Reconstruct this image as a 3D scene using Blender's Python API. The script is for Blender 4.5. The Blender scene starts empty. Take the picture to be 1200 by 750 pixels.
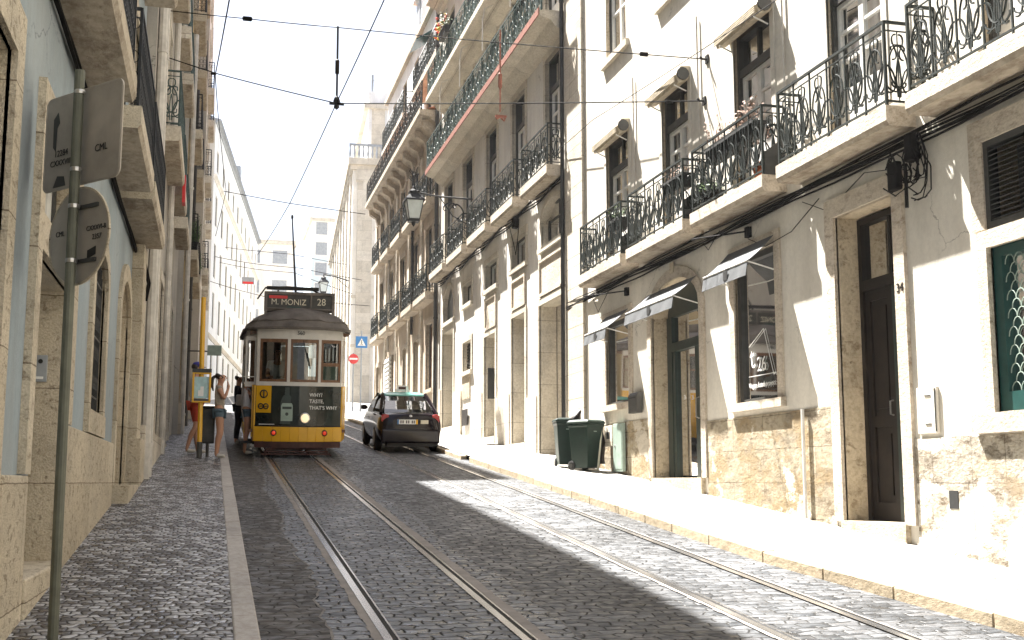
import bpy, math, random
from mathutils import Vector, Matrix
random.seed(7)
R = math.radians
S = 0.0879                      # slope of the street
def G(y): return -1.65 + S * y  # road surface under the point y
SC = bpy.context.scene
COL = SC.collection

# ------------------------------------------------------------------ materials
def nt(m):
    m.use_nodes = True
    t = m.node_tree
    return t, t.nodes, t.links, t.nodes['Principled BSDF']
def ramp(ns, stops):
    r = ns.new('ShaderNodeValToRGB')
    el = r.color_ramp.elements
    while len(el) < len(stops): el.new(0.5)
    for e, (p, c) in zip(el, stops):
        e.position = p; e.color = (*c, 1) if len(c) == 3 else c
    return r
def coords(ns, ls, scale=(1, 1, 1)):
    tc = ns.new('ShaderNodeNewGeometry')
    mp = ns.new('ShaderNodeMapping'); mp.inputs['Scale'].default_value = scale
    ls.new(tc.outputs['Position'], mp.inputs['Vector'])
    return mp
def noise(ns, ls, vec, sc, det=5, rough=.6):
    n = ns.new('ShaderNodeTexNoise'); n.inputs['Scale'].default_value = sc
    n.inputs['Detail'].default_value = det; n.inputs['Roughness'].default_value = rough
    ls.new(vec.outputs[0], n.inputs['Vector'])
    return n
def mix(ns, ls, f, a, b, mode='MIX'):
    m = ns.new('ShaderNodeMix'); m.data_type = 'RGBA'; m.blend_type = mode
    for sock, v in ((m.inputs[0], f), (m.inputs[6], a), (m.inputs[7], b)):
        if hasattr(v, 'is_output'): ls.new(v, sock)
        elif isinstance(v, (int, float)): sock.default_value = v
        else: sock.default_value = (*v, 1)
    return m.outputs[2]
def bump(ns, ls, bsdf, h, strength=.3, dist=.01):
    b = ns.new('ShaderNodeBump'); b.inputs['Strength'].default_value = strength
    b.inputs['Distance'].default_value = dist
    ls.new(h, b.inputs['Height']); ls.new(b.outputs[0], bsdf.inputs['Normal'])
def plain(name, c, rough=.5, metal=0, var=.12, sc=6, spec=.5, emit=None):
    m = bpy.data.materials.new(name); t, ns, ls, p = nt(m)
    v = coords(ns, ls); n = noise(ns, ls, v, sc)
    lo = tuple(x * (1 - var) for x in c); hi = tuple(min(1, x * (1 + var)) for x in c)
    r = ramp(ns, [(.3, lo), (.7, hi)]); ls.new(n.outputs[0], r.inputs[0])
    ls.new(r.outputs[0], p.inputs['Base Color'])
    p.inputs['Roughness'].default_value = rough; p.inputs['Metallic'].default_value = metal
    p.inputs['Specular IOR Level'].default_value = spec
    if emit:
        p.inputs['Emission Color'].default_value = (*emit[0], 1); p.inputs['Emission Strength'].default_value = emit[1]
    return m
def plaster(name, c, stain=(.35, .3, .24), amt=.5, streak=.5, rough=.85):
    """wall render: faint mottling, vertical rain streaks, blotches of grime, small cracks"""
    m = bpy.data.materials.new(name); t, ns, ls, p = nt(m)
    v = coords(ns, ls); vs = coords(ns, ls, (3, 3, .35))
    a = noise(ns, ls, v, .7, 8, .65); b = noise(ns, ls, vs, 1.6, 6, .6); d = noise(ns, ls, v, 14, 6, .7)
    ra = ramp(ns, [(.42, (0, 0, 0)), (.75, (amt,) * 3)]); ls.new(a.outputs[0], ra.inputs[0])
    rb = ramp(ns, [(.5, (0, 0, 0)), (.78, (streak,) * 3)]); ls.new(b.outputs[0], rb.inputs[0])
    rd = ramp(ns, [(.3, tuple(x * .88 for x in c)), (.6, c)]); ls.new(d.outputs[0], rd.inputs[0])
    st = tuple(stain[i] * .5 + c[i] * .5 for i in range(3))
    x = mix(ns, ls, ra.outputs[0], rd.outputs[0], st)
    x = mix(ns, ls, rb.outputs[0], x, tuple(q * .85 for q in st))
    vd = coords(ns, ls, (1, 1, .3)); dr = noise(ns, ls, vd, 1.1, 6, .65); rr = ramp(ns, [(.3, (.80, .80, .80)), (.55, (1, 1, 1)), (.75, (1.14, 1.14, 1.13))]); ls.new(dr.outputs[0], rr.inputs[0])
    x = mix(ns, ls, 1.0, x, rr.outputs[0], 'MULTIPLY')
    wn_ = noise(ns, ls, v, 2.5, 5, .6); ad = ns.new('ShaderNodeVectorMath'); ad.operation = 'MULTIPLY_ADD'; ls.new(wn_.outputs['Color'], ad.inputs[0]); ad.inputs[1].default_value = (.5, .5, .5); ls.new(v.outputs[0], ad.inputs[2])
    cv = ns.new('ShaderNodeTexVoronoi'); cv.feature = 'DISTANCE_TO_EDGE'; cv.inputs['Scale'].default_value = .75; ls.new(ad.outputs[0], cv.inputs['Vector'])
    rc = ramp(ns, [(.002, (1, 1, 1)), (.007, (0, 0, 0))]); ls.new(cv.outputs['Distance'], rc.inputs[0])
    mk = ramp(ns, [(.50, (0, 0, 0)), (.6, (.75, .75, .75))]); ls.new(a.outputs[0], mk.inputs[0])
    cm_ = mix(ns, ls, 1.0, rc.outputs[0], mk.outputs[0], 'MULTIPLY')
    x = mix(ns, ls, cm_, x, tuple(q * .35 for q in st))
    ls.new(x, p.inputs['Base Color']); p.inputs['Roughness'].default_value = rough
    p.inputs['Specular IOR Level'].default_value = .25
    e = noise(ns, ls, v, 30, 6, .7)
    bump(ns, ls, p, e.outputs[0], .35, .012)
    return m
def stone(name, c, dark=(.2, .15, .1), pit=.62, amt=.8, sc=9, rough=.75, bs=.6, joints=None):
    """lioz-like limestone: warm blotches, pits, grime"""
    m = bpy.data.materials.new(name); t, ns, ls, p = nt(m)
    v = coords(ns, ls, (1, .6, 1)); vv = coords(ns, ls, (1, .5, 1.15))
    a = noise(ns, ls, v, 1.5, 7, .7); b = noise(ns, ls, vv, sc, 9, .75); d = noise(ns, ls, v, sc * 4, 4, .6)
    base = ramp(ns, [(.3, tuple(x * .72 for x in c)), (.5, c), (.72, tuple(min(.9, x * 1.18) for x in c))]); ls.new(a.outputs[0], base.inputs[0])
    rp = ramp(ns, [(pit - .06, (0, 0, 0)), (pit + .07, (amt,) * 3)]); ls.new(b.outputs[0], rp.inputs[0])
    x = mix(ns, ls, rp.outputs[0], base.outputs[0], dark)
    rd = ramp(ns, [(.35, (.8, .78, .74)), (.6, (1, 1, 1))]); ls.new(d.outputs[0], rd.inputs[0])
    x = mix(ns, ls, 1.0, x, rd.outputs[0], 'MULTIPLY')
    if joints:
        g_ = ns.new('ShaderNodeNewGeometry'); sx_ = ns.new('ShaderNodeSeparateXYZ'); ls.new(g_.outputs['Position'], sx_.inputs[0]); cx_ = ns.new('ShaderNodeCombineXYZ')
        nz = noise(ns, ls, v, 12, 3, .5); m1 = ns.new('ShaderNodeMath'); m1.operation = 'MULTIPLY_ADD'; ls.new(nz.outputs[0], m1.inputs[0]); m1.inputs[1].default_value = .016; ls.new(sx_.outputs[2], m1.inputs[2])
        m2 = ns.new('ShaderNodeMath'); ls.new(sx_.outputs[0], m2.inputs[0]); ls.new(sx_.outputs[1], m2.inputs[1]); ls.new(m2.outputs[0], cx_.inputs[0]); ls.new(m1.outputs[0], cx_.inputs[1])
        bt = ns.new('ShaderNodeTexBrick'); ls.new(cx_.outputs[0], bt.inputs['Vector']); bt.inputs['Scale'].default_value = 1; bt.inputs['Brick Width'].default_value = joints[0]; bt.inputs['Row Height'].default_value = joints[1]
        bt.inputs['Mortar Size'].default_value = .005; bt.inputs['Mortar Smooth'].default_value = .3
        bt.inputs['Color1'].default_value = (1, 1, 1, 1); bt.inputs['Color2'].default_value = (.82, .80, .77, 1); bt.inputs['Mortar'].default_value = (.38, .34, .3, 1)
        x = mix(ns, ls, 1.0, x, bt.outputs['Color'], 'MULTIPLY')
    ls.new(x, p.inputs['Base Color']); p.inputs['Roughness'].default_value = rough
    p.inputs['Specular IOR Level'].default_value = .3
    mh = ns.new('ShaderNodeMath'); mh.operation = 'SUBTRACT'
    ls.new(d.outputs[0], mh.inputs[0]); ls.new(rp.outputs[0], mh.inputs[1])
    bump(ns, ls, p, mh.outputs[0], bs, .015)
    return m
def setts(name, c1, c2, cm, w, h, mortar, warp=.03, rough=(.3, .7), bs=.8, var=.5, off=.5, patch=.3, swap=False, spec=.5, bias=0.0, bd=.03, split=None):
    """stone setts: courses run across the street"""
    m = bpy.data.materials.new(name); t, ns, ls, p = nt(m)
    v = coords(ns, ls)
    n1 = noise(ns, ls, v, 2.2, 3, .5); n2 = noise(ns, ls, v, 9, 2, .5)
    # warp
    sub = ns.new('ShaderNodeVectorMath'); sub.operation = 'SUBTRACT'; ls.new(n1.outputs['Color'], sub.inputs[0]); sub.inputs[1].default_value = (.5, .5, .5)
    mul = ns.new('ShaderNodeVectorMath'); mul.operation = 'SCALE'; ls.new(sub.outputs[0], mul.inputs[0]); mul.inputs['Scale'].default_value = warp * 6
    sub2 = ns.new('ShaderNodeVectorMath'); sub2.operation = 'SUBTRACT'; ls.new(n2.outputs['Color'], sub2.inputs[0]); sub2.inputs[1].default_value = (.5, .5, .5)
    mul2 = ns.new('ShaderNodeVectorMath'); mul2.operation = 'SCALE'; ls.new(sub2.outputs[0], mul2.inputs[0]); mul2.inputs['Scale'].default_value = warp * 1.6
    ad = ns.new('ShaderNodeVectorMath'); ls.new(v.outputs[0], ad.inputs[0]); ls.new(mul.outputs[0], ad.inputs[1])
    ad2 = ns.new('ShaderNodeVectorMath'); ls.new(ad.outputs[0], ad2.inputs[0]); ls.new(mul2.outputs[0], ad2.inputs[1])
    sp = ns.new('ShaderNodeSeparateXYZ'); ls.new(ad2.outputs[0], sp.inputs[0])
    def mth(op, a, b_=None):
        q = ns.new('ShaderNodeMath'); q.operation = op
        for k_, s_ in enumerate((a, b_)):
            if s_ is None: continue
            if isinstance(s_, (int, float)): q.inputs[k_].default_value = s_
            else: ls.new(s_, q.inputs[k_])
        return q.outputs[0]
    yv = mth('DIVIDE', sp.outputs[1], h); xv = mth('ADD', mth('DIVIDE', sp.outputs[0], w), mth('MULTIPLY', mth('FLOOR', yv), .47))
    cb = ns.new('ShaderNodeCombineXYZ'); ls.new(xv, cb.inputs[0]); ls.new(yv, cb.inputs[1])
    ve = ns.new('ShaderNodeTexVoronoi'); ve.voronoi_dimensions = '2D'; ve.feature = 'DISTANCE_TO_EDGE'; ve.inputs['Scale'].default_value = 1; ve.inputs['Randomness'].default_value = off
    vc = ns.new('ShaderNodeTexVoronoi'); vc.voronoi_dimensions = '2D'; vc.inputs['Scale'].default_value = 1; vc.inputs['Randomness'].default_value = off
    ls.new(cb.outputs[0], ve.inputs['Vector']); ls.new(cb.outputs[0], vc.inputs['Vector'])
    gap = ramp(ns, [(mortar * .35, (1, 1, 1)), (mortar, (.25, .25, .25)), (mortar * 2.1, (0, 0, 0))]); ls.new(ve.outputs['Distance'], gap.inputs[0])
    cs = ns.new('ShaderNodeSeparateColor'); ls.new(vc.outputs['Color'], cs.inputs[0])
    mid = tuple((a + b_) / 2 for a, b_ in zip(c1, c2))
    cr = ramp(ns, [(.05, c1), (.5 - bias, mid), (.97, c2)]); ls.new(cs.outputs[0], cr.inputs[0])
    if split:
        cr = ramp(ns, [(.02, c1), (split - .12, tuple(q * 1.7 for q in c1)), (split + .03, tuple(q * .6 for q in c2)), (.97, c2)])
        bn = noise(ns, ls, coords(ns, ls, (1.6, .7, 1)), 1.3, 3, .5); ls.new(mth('ADD', mth('MULTIPLY', cs.outputs[0], .62), mth('MULTIPLY', bn.outputs[0], .42)), cr.inputs[0])
    stonecol = mix(ns, ls, gap.outputs[0], cr.outputs[0], cm)
    big = noise(ns, ls, v, .8, 5, .6); fine = noise(ns, ls, v, 60, 4, .7)
    rb = ramp(ns, [(.3, (1 - patch,) * 3), (.7, (1 + patch * .3,) * 3)]); ls.new(big.outputs[0], rb.inputs[0])
    x = mix(ns, ls, 1.0, stonecol, rb.outputs[0], 'MULTIPLY')
    rf = ramp(ns, [(.3, (.75,) * 3), (.7, (1.1,) * 3)]); ls.new(fine.outputs[0], rf.inputs[0])
    x = mix(ns, ls, 1.0, x, rf.outputs[0], 'MULTIPLY')
    ls.new(x, p.inputs['Base Color'])
    # height: mortar low, stone domes, random tilt through the colour noise
    dome = ramp(ns, [(0, (0, 0, 0)), (mortar * 1.2, (.55, .55, .55)), (.45, (1, 1, 1))]); ls.new(ve.outputs['Distance'], dome.inputs[0])
    inv = ns.new('ShaderNodeMath'); inv.operation = 'MULTIPLY_ADD'; ls.new(cs.outputs[1], inv.inputs[0]); inv.inputs[1].default_value = .35; ls.new(dome.outputs[0], inv.inputs[2])
    h2 = ns.new('ShaderNodeMath'); h2.operation = 'MULTIPLY_ADD'; ls.new(n2.outputs[0], h2.inputs[0]); h2.inputs[1].default_value = var; ls.new(inv.outputs[0], h2.inputs[2])
    h3 = ns.new('ShaderNodeMath'); h3.operation = 'MULTIPLY_ADD'; ls.new(fine.outputs[0], h3.inputs[0]); h3.inputs[1].default_value = .12; ls.new(h2.outputs[0], h3.inputs[2])
    bump(ns, ls, p, h3.outputs[0], bs, bd)
    rr = ramp(ns, [(.35, (rough[0],) * 3), (.65, (rough[1],) * 3)]); ls.new(n2.outputs[0], rr.inputs[0])
    mx = ns.new('ShaderNodeMath'); mx.operation = 'MAXIMUM'; ls.new(rr.outputs[0], mx.inputs[0]); ls.new(gap.outputs[0], mx.inputs[1])
    ls.new(mx.outputs[0], p.inputs['Roughness']); p.inputs['Specular IOR Level'].default_value = spec
    return m
def glassmat(name, tint=(.9, .95, .95), refl=.12):
    m = bpy.data.materials.new(name); m.use_nodes = True; t = m.node_tree; ns, ls = t.nodes, t.links
    ns.remove(ns['Principled BSDF']); out = ns['Material Output']
    tr = ns.new('ShaderNodeBsdfTransparent'); tr.inputs[0].default_value = (*tint, 1)
    gl = ns.new('ShaderNodeBsdfGlossy'); gl.inputs['Roughness'].default_value = .03
    lw = ns.new('ShaderNodeLayerWeight'); lw.inputs[0].default_value = .25
    ma = ns.new('ShaderNodeMath'); ma.operation = 'MULTIPLY_ADD'; ls.new(lw.outputs['Fresnel'], ma.inputs[0]); ma.inputs[1].default_value = .9; ma.inputs[2].default_value = refl
    ma.use_clamp = True
    mx = ns.new('ShaderNodeMixShader'); ls.new(ma.outputs[0], mx.inputs[0]); ls.new(tr.outputs[0], mx.inputs[1]); ls.new(gl.outputs[0], mx.inputs[2])
    ls.new(mx.outputs[0], out.inputs[0])
    return m

M = {}
M['pl1'] = plaster('white_plaster', (.74, .70, .62), (.42, .36, .28), .35, .3)
M['pl2'] = plaster('grey_white_plaster', (.80, .77, .71), (.50, .44, .36), .5, .55)
M['pl3'] = plaster('brown_render', (.58, .49, .38), (.34, .26, .19), .7, .7)
M['plfar'] = plaster('far_white_render', (.86, .87, .88), (.7, .68, .65), .3, .3)
M['plcream'] = plaster('cream_render', (.84, .80, .72), (.55, .49, .40), .4, .5)
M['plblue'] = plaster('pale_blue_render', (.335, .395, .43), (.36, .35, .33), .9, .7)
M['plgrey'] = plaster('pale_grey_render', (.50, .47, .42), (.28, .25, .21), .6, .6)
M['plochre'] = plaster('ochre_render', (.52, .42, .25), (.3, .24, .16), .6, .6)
M['st1'] = stone('weathered_limestone', (.58, .50, .38), (.24, .17, .10), .60, .85, 8)
M['st1w'] = stone('limestone_surround', (.60, .53, .44), (.30, .23, .16), .58, .7, 10)
M['plinth'] = stone('crumbling_plinth_render', (.42, .37, .28), (.18, .13, .08), .57, .8, 5, .9, 1.0, (.9, .42))
M['plinthw'] = stone('pitted_whitewashed_plinth', (.50, .46, .39), (.17, .12, .07), .56, .9, 9, .9, 1.0, (1.1, .5))
def peel(m, ochre, white, t0, t1):
    t = m.node_tree; ns, ls = t.nodes, t.links; p = ns['Principled BSDF']; old = p.inputs['Base Color'].links[0].from_socket
    v = coords(ns, ls, (1, .7, 1.1)); a = noise(ns, ls, v, .9, 9, .66); b_ = noise(ns, ls, v, 2.1, 8, .7)
    ra = ramp(ns, [(t1, (0, 0, 0)), (t1 + .012, (1, 1, 1))]); ls.new(a.outputs[0], ra.inputs[0])
    rb = ramp(ns, [(t0, (0, 0, 0)), (t0 + .09, (.85, .85, .85))]); ls.new(b_.outputs[0], rb.inputs[0])
    x = mix(ns, ls, rb.outputs[0], old, ochre); x = mix(ns, ls, ra.outputs[0], x, white); ls.new(x, p.inputs['Base Color'])
peel(M['plinth'], (.27, .20, .11), (.50, .45, .37), .49, .57)
peel(M['plinthw'], (.36, .28, .18), (.62, .58, .5), .56, .50)
M['st2'] = stone('smooth_limestone', (.70, .65, .56), (.40, .33, .25), .64, .55, 7, .75, .5, (1.6, .7))
M['stL'] = stone('yellowed_limestone', (.64, .57, .45), (.28, .20, .13), .60, .7, 17, .75, .7, (1.35, .74))
M['st3'] = stone('sooty_limestone', (.54, .47, .38), (.20, .15, .11), .60, .7, 6)
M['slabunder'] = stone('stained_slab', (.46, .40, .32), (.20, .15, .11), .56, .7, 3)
M['iron'] = plain('dark_green_iron', (.020, .026, .024), .6, 0, .4, 20, .25)
M['ironb'] = plain('black_iron', (.02, .021, .022), .5, .3, .4, 20)
M['irongreen'] = plain('faded_green_iron', (.05, .08, .075), .55, .2, .4, 20)
M['dgreen'] = plain('dark_green_paint', (.018, .032, .028), .35, 0, .3, 8)
M['teal'] = plain('teal_paint', (.012, .06, .055), .4, 0, .2, 8)
M['dbrown'] = plain('weathered_dark_door_paint', (.014, .010, .008), .5, 0, .5, 5, .3)
M['wframe'] = plain('white_window_paint', (.72, .71, .68), .5, 0, .1, 9)
M['dframe'] = plain('dark_frame_paint', (.045, .045, .042), .5, 0, .3, 9)
M['bframe'] = plain('brown_wood_frame', (.16, .08, .04), .45, 0, .35, 12)
M['glass'] = glassmat('window_glass', (.82, .88, .88), .10)
M['glassd'] = glassmat('dark_window_glass', (.45, .5, .48), .14)
M['curtain'] = plain('net_curtain', (.78, .79, .76), .9, 0, .15, 12)
M['curtaind'] = plain('grey_blind', (.22, .23, .21), .9, 0, .3, 5)
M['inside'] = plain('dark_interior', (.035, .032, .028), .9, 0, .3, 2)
M['roofred'] = plain('clay_tile', (.36, .15, .08), .85, 0, .3, 14)
M['redpaint'] = plain('red_brown_edge', (.24, .085, .055), .7, 0, .3, 8)
M['zinc'] = plain('grey_zinc', (.30, .32, .34), .5, .3, .2, 4)
M['pipew'] = plain('pale_downpipe', (.55, .52, .47), .6, 0, .2, 6)
M['pipeb'] = plain('black_downpipe', (.03, .03, .03), .5, 0, .3, 8)
M['cable'] = plain('black_cable', (.012, .011, .011), .8, 0, .3, 10, .1)
M['awn'] = plain('grey_canvas', (.075, .08, .085), .8, 0, .15, 10)
M['awncream'] = plain('cream_awning_canvas', (.48, .42, .32), .85, 0, .25, 10)
M['yellow'] = plain('tram_yellow', (.74, .40, .015), .25, 0, .06, 3, .6)
M['tramwhite'] = plain('tram_white', (.62, .60, .56), .35, 0, .08, 5)
M['tramroof'] = plain('grey_tram_canvas', (.145, .13, .118), .8, 0, .35, 3, .3)
M['adgreen'] = plain('dark_green_poster', (.014, .020, .018), .16, 0, .6, 3, .5)
M['maroon'] = plain('rusty_maroon_steel', (.07, .03, .025), .6, .2, .4, 8)
M['blackm'] = plain('dirty_black_steel', (.02, .019, .018), .6, .3, .4, 8)
M['black'] = plain('matt_black', (.015, .015, .015), .7, 0, .3, 8)
M['rubber'] = plain('tyre_rubber', (.02, .02, .02), .85, 0, .3, 20)
M['rim'] = plain('wheel_alloy', (.35, .35, .36), .35, .8, .2, 10)
M['carblack'] = plain('glossy_black_car_paint', (.007, .004, .007), .10, 0, .2, 3, .35)
M['cargreen'] = plain('taxi_green_roof_paint', (.16, .42, .36), .22, 0, .1, 3, .6)
M['redlens'] = plain('red_lens', (.30, .012, .012), .2, 0, .1, 10)
M['white'] = plain('white_print', (.8, .8, .78), .5, 0, .04, 10)
M['cream'] = plain('cream_label', (.62, .58, .46), .5, 0, .1, 10)
M['blue'] = plain('sign_blue', (.015, .16, .42), .4, 0, .08, 8)
M['red'] = plain('sign_red', (.6, .03, .03), .4, 0, .1, 8)
M['signgrey'] = plain('galvanised_sign_back', (.40, .36, .31), .6, .15, .15, 5)
M['polegreen'] = plain('grey_green_pole_paint', (.12, .125, .095), .5, .2, .2, 8)
M['steel'] = plain('bright_steel', (.5, .5, .5), .3, .9, .15, 12)
M['binm'] = plain('dark_green_plastic', (.006, .02, .014), .42, 0, .2, 6, .35)
M['binl'] = plain('worn_green_plastic', (.012, .028, .021), .45, 0, .25, 6, .35)
M['terracotta'] = plain('terracotta', (.42, .12, .05), .8, 0, .2, 12)
M['leaf'] = plain('leaf_green', (.06, .11, .03), .6, 0, .5, 30)
M['dry'] = plain('dry_stems', (.30, .20, .15), .8, 0, .4, 30)
M['flowery'] = plain('yellow_flower', (.7, .5, .05), .6, 0, .2, 30)
M['flowerr'] = plain('red_flower', (.6, .08, .06), .6, 0, .2, 30)
M['skin'] = plain('tanned_skin', (.42, .22, .14), .5, 0, .08, 6)
M['hair'] = plain('dark_hair', (.018, .012, .01), .45, 0, .3, 30)
M['denim'] = plain('faded_denim', (.10, .15, .19), .85, 0, .25, 20)
M['top'] = plain('grey_beige_top', (.30, .26, .21), .85, 0, .25, 30)
M['tshirt'] = plain('white_cotton', (.60, .60, .62), .85, 0, .1, 10)
M['redsh'] = plain('red_shorts', (.42, .05, .02), .85, 0, .15, 10)
M['capblue'] = plain('dark_blue_cap', (.03, .03, .22), .7, 0, .2, 10)
M['shoe'] = plain('pale_canvas_shoe', (.50, .47, .42), .8, 0, .15, 14)
M['darkcloth'] = plain('dark_clothes', (.03, .03, .035), .9, 0, .3, 10)
M['poster'] = plain('pale_blue_timetable', (.40, .58, .60), .4, 0, .2, 9)
M['lampglass'] = plain('frosted_lantern_glass', (.62, .68, .66), .25, 0, .1, 6)
M['paleblue'] = plain('pale_blue_cladding', (.62, .72, .76), .6, 0, .06, 2)
M['mortar'] = plain('crumbled_mortar', (.16, .15, .14), .9, 0, .3, 20)
M['lamplit'] = plain('lit_headlight', (.9, .85, .7), .2, 0, .05, 6, .5, ((1, .72, .40), .14))
M['ambre'] = plain('red_lamp_lit', (.6, .05, .03), .2, 0, .1, 6, .5, ((1, .08, .03), .06))
M['palegreen'] = plain('pale_green_metal', (.30, .38, .33), .5, .1, .15, 8)
M['railhead'] = plain('polished_rail', (.62, .62, .63), .22, .95, .12, 3)
M['railside'] = plain('rail_concrete', (.20, .18, .165), .75, 0, .25, 5)
M['groove'] = plain('rail_groove', (.015, .014, .013), .9, 0, .2, 5)
M['kerbL'] = stone('pale_kerb_stone', (.36, .335, .31), (.17, .15, .13), .66, .5, 5, .6, .2)
M['kerbR'] = stone('sandy_kerb_stone', (.46, .38, .27), (.24, .17, .11), .6, .6, 5, .8, .4)
M['road'] = setts('basalt_setts', (.022, .027, .034), (.13, .135, .145), (.016, .015, .014), .19, .12, .055, .015, (.32, .72), .9, .6, off=.44, patch=.6, bd=.022)
M['roadt'] = setts('polished_track_setts', (.024, .031, .041), (.155, .17, .195), (.013, .012, .011), .165, .125, .06, .013, (.24, .55), 1.0, .7, off=.42, patch=.6, bd=.025)
M['roadl'] = setts('worn_gutter_setts', (.024, .022, .021), (.075, .067, .06), (.022, .02, .018), .17, .11, .05, .018, (.5, .85), .6, .5, off=.5, patch=.6, bd=.018)
M['walkL'] = setts('light_and_dark_mosaic_paving', (.045, .04, .036), (.62, .62, .63), (.04, .034, .03), .082, .098, .11, .018, (.2, .55), .7, .5, off=.5, patch=.3, bd=.014, split=.56)
M['walkR'] = setts('limestone_mosaic_paving', (.20, .18, .15), (.60, .58, .53), (.05, .04, .03), .085, .085, .05, .014, (.5, .9), .6, .6, off=.6, patch=.35, bd=.012)
M['ground'] = plain('bare_ground', (.22, .20, .18), .9, 0, .2, 2)

# ------------------------------------------------------------------ mesh builder
def wl(o):
    v = Vector((0, 0, 0))
    while o is not None: v += o.location; o = o.parent
    return v
class MB:
    def __init__(s): s.v = []; s.f = []; s.m = []; s.cur = 0; s.sm = []; s.smooth = False
    def face(s, idx): s.f.append(tuple(idx)); s.m.append(s.cur); s.sm.append(s.smooth)
    def quad(s, a, b, c, d):
        i = len(s.v); s.v += [tuple(a), tuple(b), tuple(c), tuple(d)]; s.face((i, i + 1, i + 2, i + 3))
    def hexa(s, p):   # 8 points: bottom 4 ccw, top 4 ccw
        i = len(s.v); s.v += [tuple(q) for q in p]
        for a in ((3, 2, 1, 0), (4, 5, 6, 7), (0, 1, 5, 4), (1, 2, 6, 5), (2, 3, 7, 6), (3, 0, 4, 7)):
            s.face([i + k for k in a])
    def box(s, x0, x1, y0, y1, z0, z1):
        s.hexa([(x0, y0, z0), (x1, y0, z0), (x1, y1, z0), (x0, y1, z0), (x0, y0, z1), (x1, y0, z1), (x1, y1, z1), (x0, y1, z1)]); return s
    def gbox(s, x0, x1, y0, y1, h0, h1):   # heights above the sloping road
        a, b = G(y0), G(y1)
        s.hexa([(x0, y0, a + h0), (x1, y0, a + h0), (x1, y1, b + h0), (x0, y1, b + h0), (x0, y0, a + h1), (x1, y0, a + h1), (x1, y1, b + h1), (x0, y1, b + h1)]); return s
    def tube(s, path, r, n=5, caps=True, r2=None):
        pts = [Vector(p) for p in path]; k = len(pts); base = len(s.v)
        up = None
        for i, p in enumerate(pts):
            t = (pts[min(i + 1, k - 1)] - pts[max(i - 1, 0)])
            if t.length < 1e-9: t = Vector((0, 0, 1))
            t.normalize()
            if up is None: up = t.orthogonal().normalized()
            else:
                up = up - t * up.dot(t)
                if up.length < 1e-6: up = t.orthogonal()
                up.normalize()
            w = t.cross(up)
            rr = r if r2 is None else r + (r2 - r) * i / max(1, k - 1)
            for j in range(n):
                a = 2 * math.pi * j / n
                s.v.append(tuple(p + up * (math.cos(a) * rr) + w * (math.sin(a) * rr)))
        for i in range(k - 1):
            for j in range(n):
                a = base + i * n + j; b = base + i * n + (j + 1) % n
                s.face((a, b, b + n, a + n))
        if caps:
            s.face([base + j for j in reversed(range(n))]); s.face([base + (k - 1) * n + j for j in range(n)])
        return s
    def lathe(s, prof, c=(0, 0, 0), n=16, axis='z', a0=0, a1=2 * math.pi, sx=1, sy=1):
        base = len(s.v); full = abs(a1 - a0 - 2 * math.pi) < 1e-6; cnt = n if full else n + 1
        for (r, z) in prof:
            for j in range(cnt):
                a = a0 + (a1 - a0) * j / n
                p = (r * math.cos(a) * sx, r * math.sin(a) * sy, z)
                if axis == 'y': p = (p[0], z, p[1])
                if axis == 'x': p = (z, p[0], p[1])
                s.v.append((c[0] + p[0], c[1] + p[1], c[2] + p[2]))
        for i in range(len(prof) - 1):
            for j in range(n if full else n):
                a = base + i * cnt + j; b = base + i * cnt + (j + 1) % cnt
                s.face((a, b, b + cnt, a + cnt))
        if full:
            if prof[0][0] > 1e-6: s.face([base + j for j in reversed(range(n))])
            if prof[-1][0] > 1e-6: s.face([base + (len(prof) - 1) * cnt + j for j in range(n)])
        return s
    def prism(s, poly, axis, a, b):   # poly = 2d points in the other two axes
        n = len(poly); i = len(s.v)
        def P(q, t):
            return {'x': (t, q[0], q[1]), 'y': (q[0], t, q[1]), 'z': (q[0], q[1], t)}[axis]
        s.v += [P(q, a) for q in poly] + [P(q, b) for q in poly]
        s.face([i + k for k in reversed(range(n))]); s.face([i + n + k for k in range(n)])
        for k in range(n):
            s.face((i + k, i + (k + 1) % n, i + n + (k + 1) % n, i + n + k))
        return s
    def rings(s, rings, cap=True, close=True):
        n = len(rings[0]); base = len(s.v)
        for r in rings: s.v += [tuple(p) for p in r]
        for i in range(len(rings) - 1):
            for j in range(n if close else n - 1):
                a = base + i * n + j; b = base + i * n + (j + 1) % n
                s.face((a, b, b + n, a + n))
        if cap:
            s.face([base + j for j in reversed(range(n))]); s.face([base + (len(rings) - 1) * n + j for j in range(n)])
        return s
    def ball(s, c, r, n=8, sx=1, sy=1, sz=1):
        prof = [(max(1e-4, r * math.sin(math.pi * i / n)) if 0 < i < n else 1e-4, -r * math.cos(math.pi * i / n) * sz) for i in range(n + 1)]
        return s.lathe(prof, c, n * 2 - 4 if n > 4 else 6, 'z', sx=sx, sy=sy)
    def mesh(s, name, mats, off=(0, 0, 0), bevel=0):
        me = bpy.data.meshes.new(name)
        me.from_pydata([(v[0] - off[0], v[1] - off[1], v[2] - off[2]) for v in s.v], [], s.f)
        for m in (mats if isinstance(mats, (list, tuple)) else [mats]):
            me.materials.append(M[m] if isinstance(m, str) else m)
        me.polygons.foreach_set('material_index', s.m); me.polygons.foreach_set('use_smooth', s.sm)
        me.update(); return me
    def build(s, name, mats, parent=None, local=False):
        """world coordinates unless local; one mesh object"""
        off = (0, 0, 0) if (local or parent is None) else wl(parent)
        o = bpy.data.objects.new(name, s.mesh(name, mats, off)); COL.objects.link(o)
        if parent is not None: o.parent = parent
        return o
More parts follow.
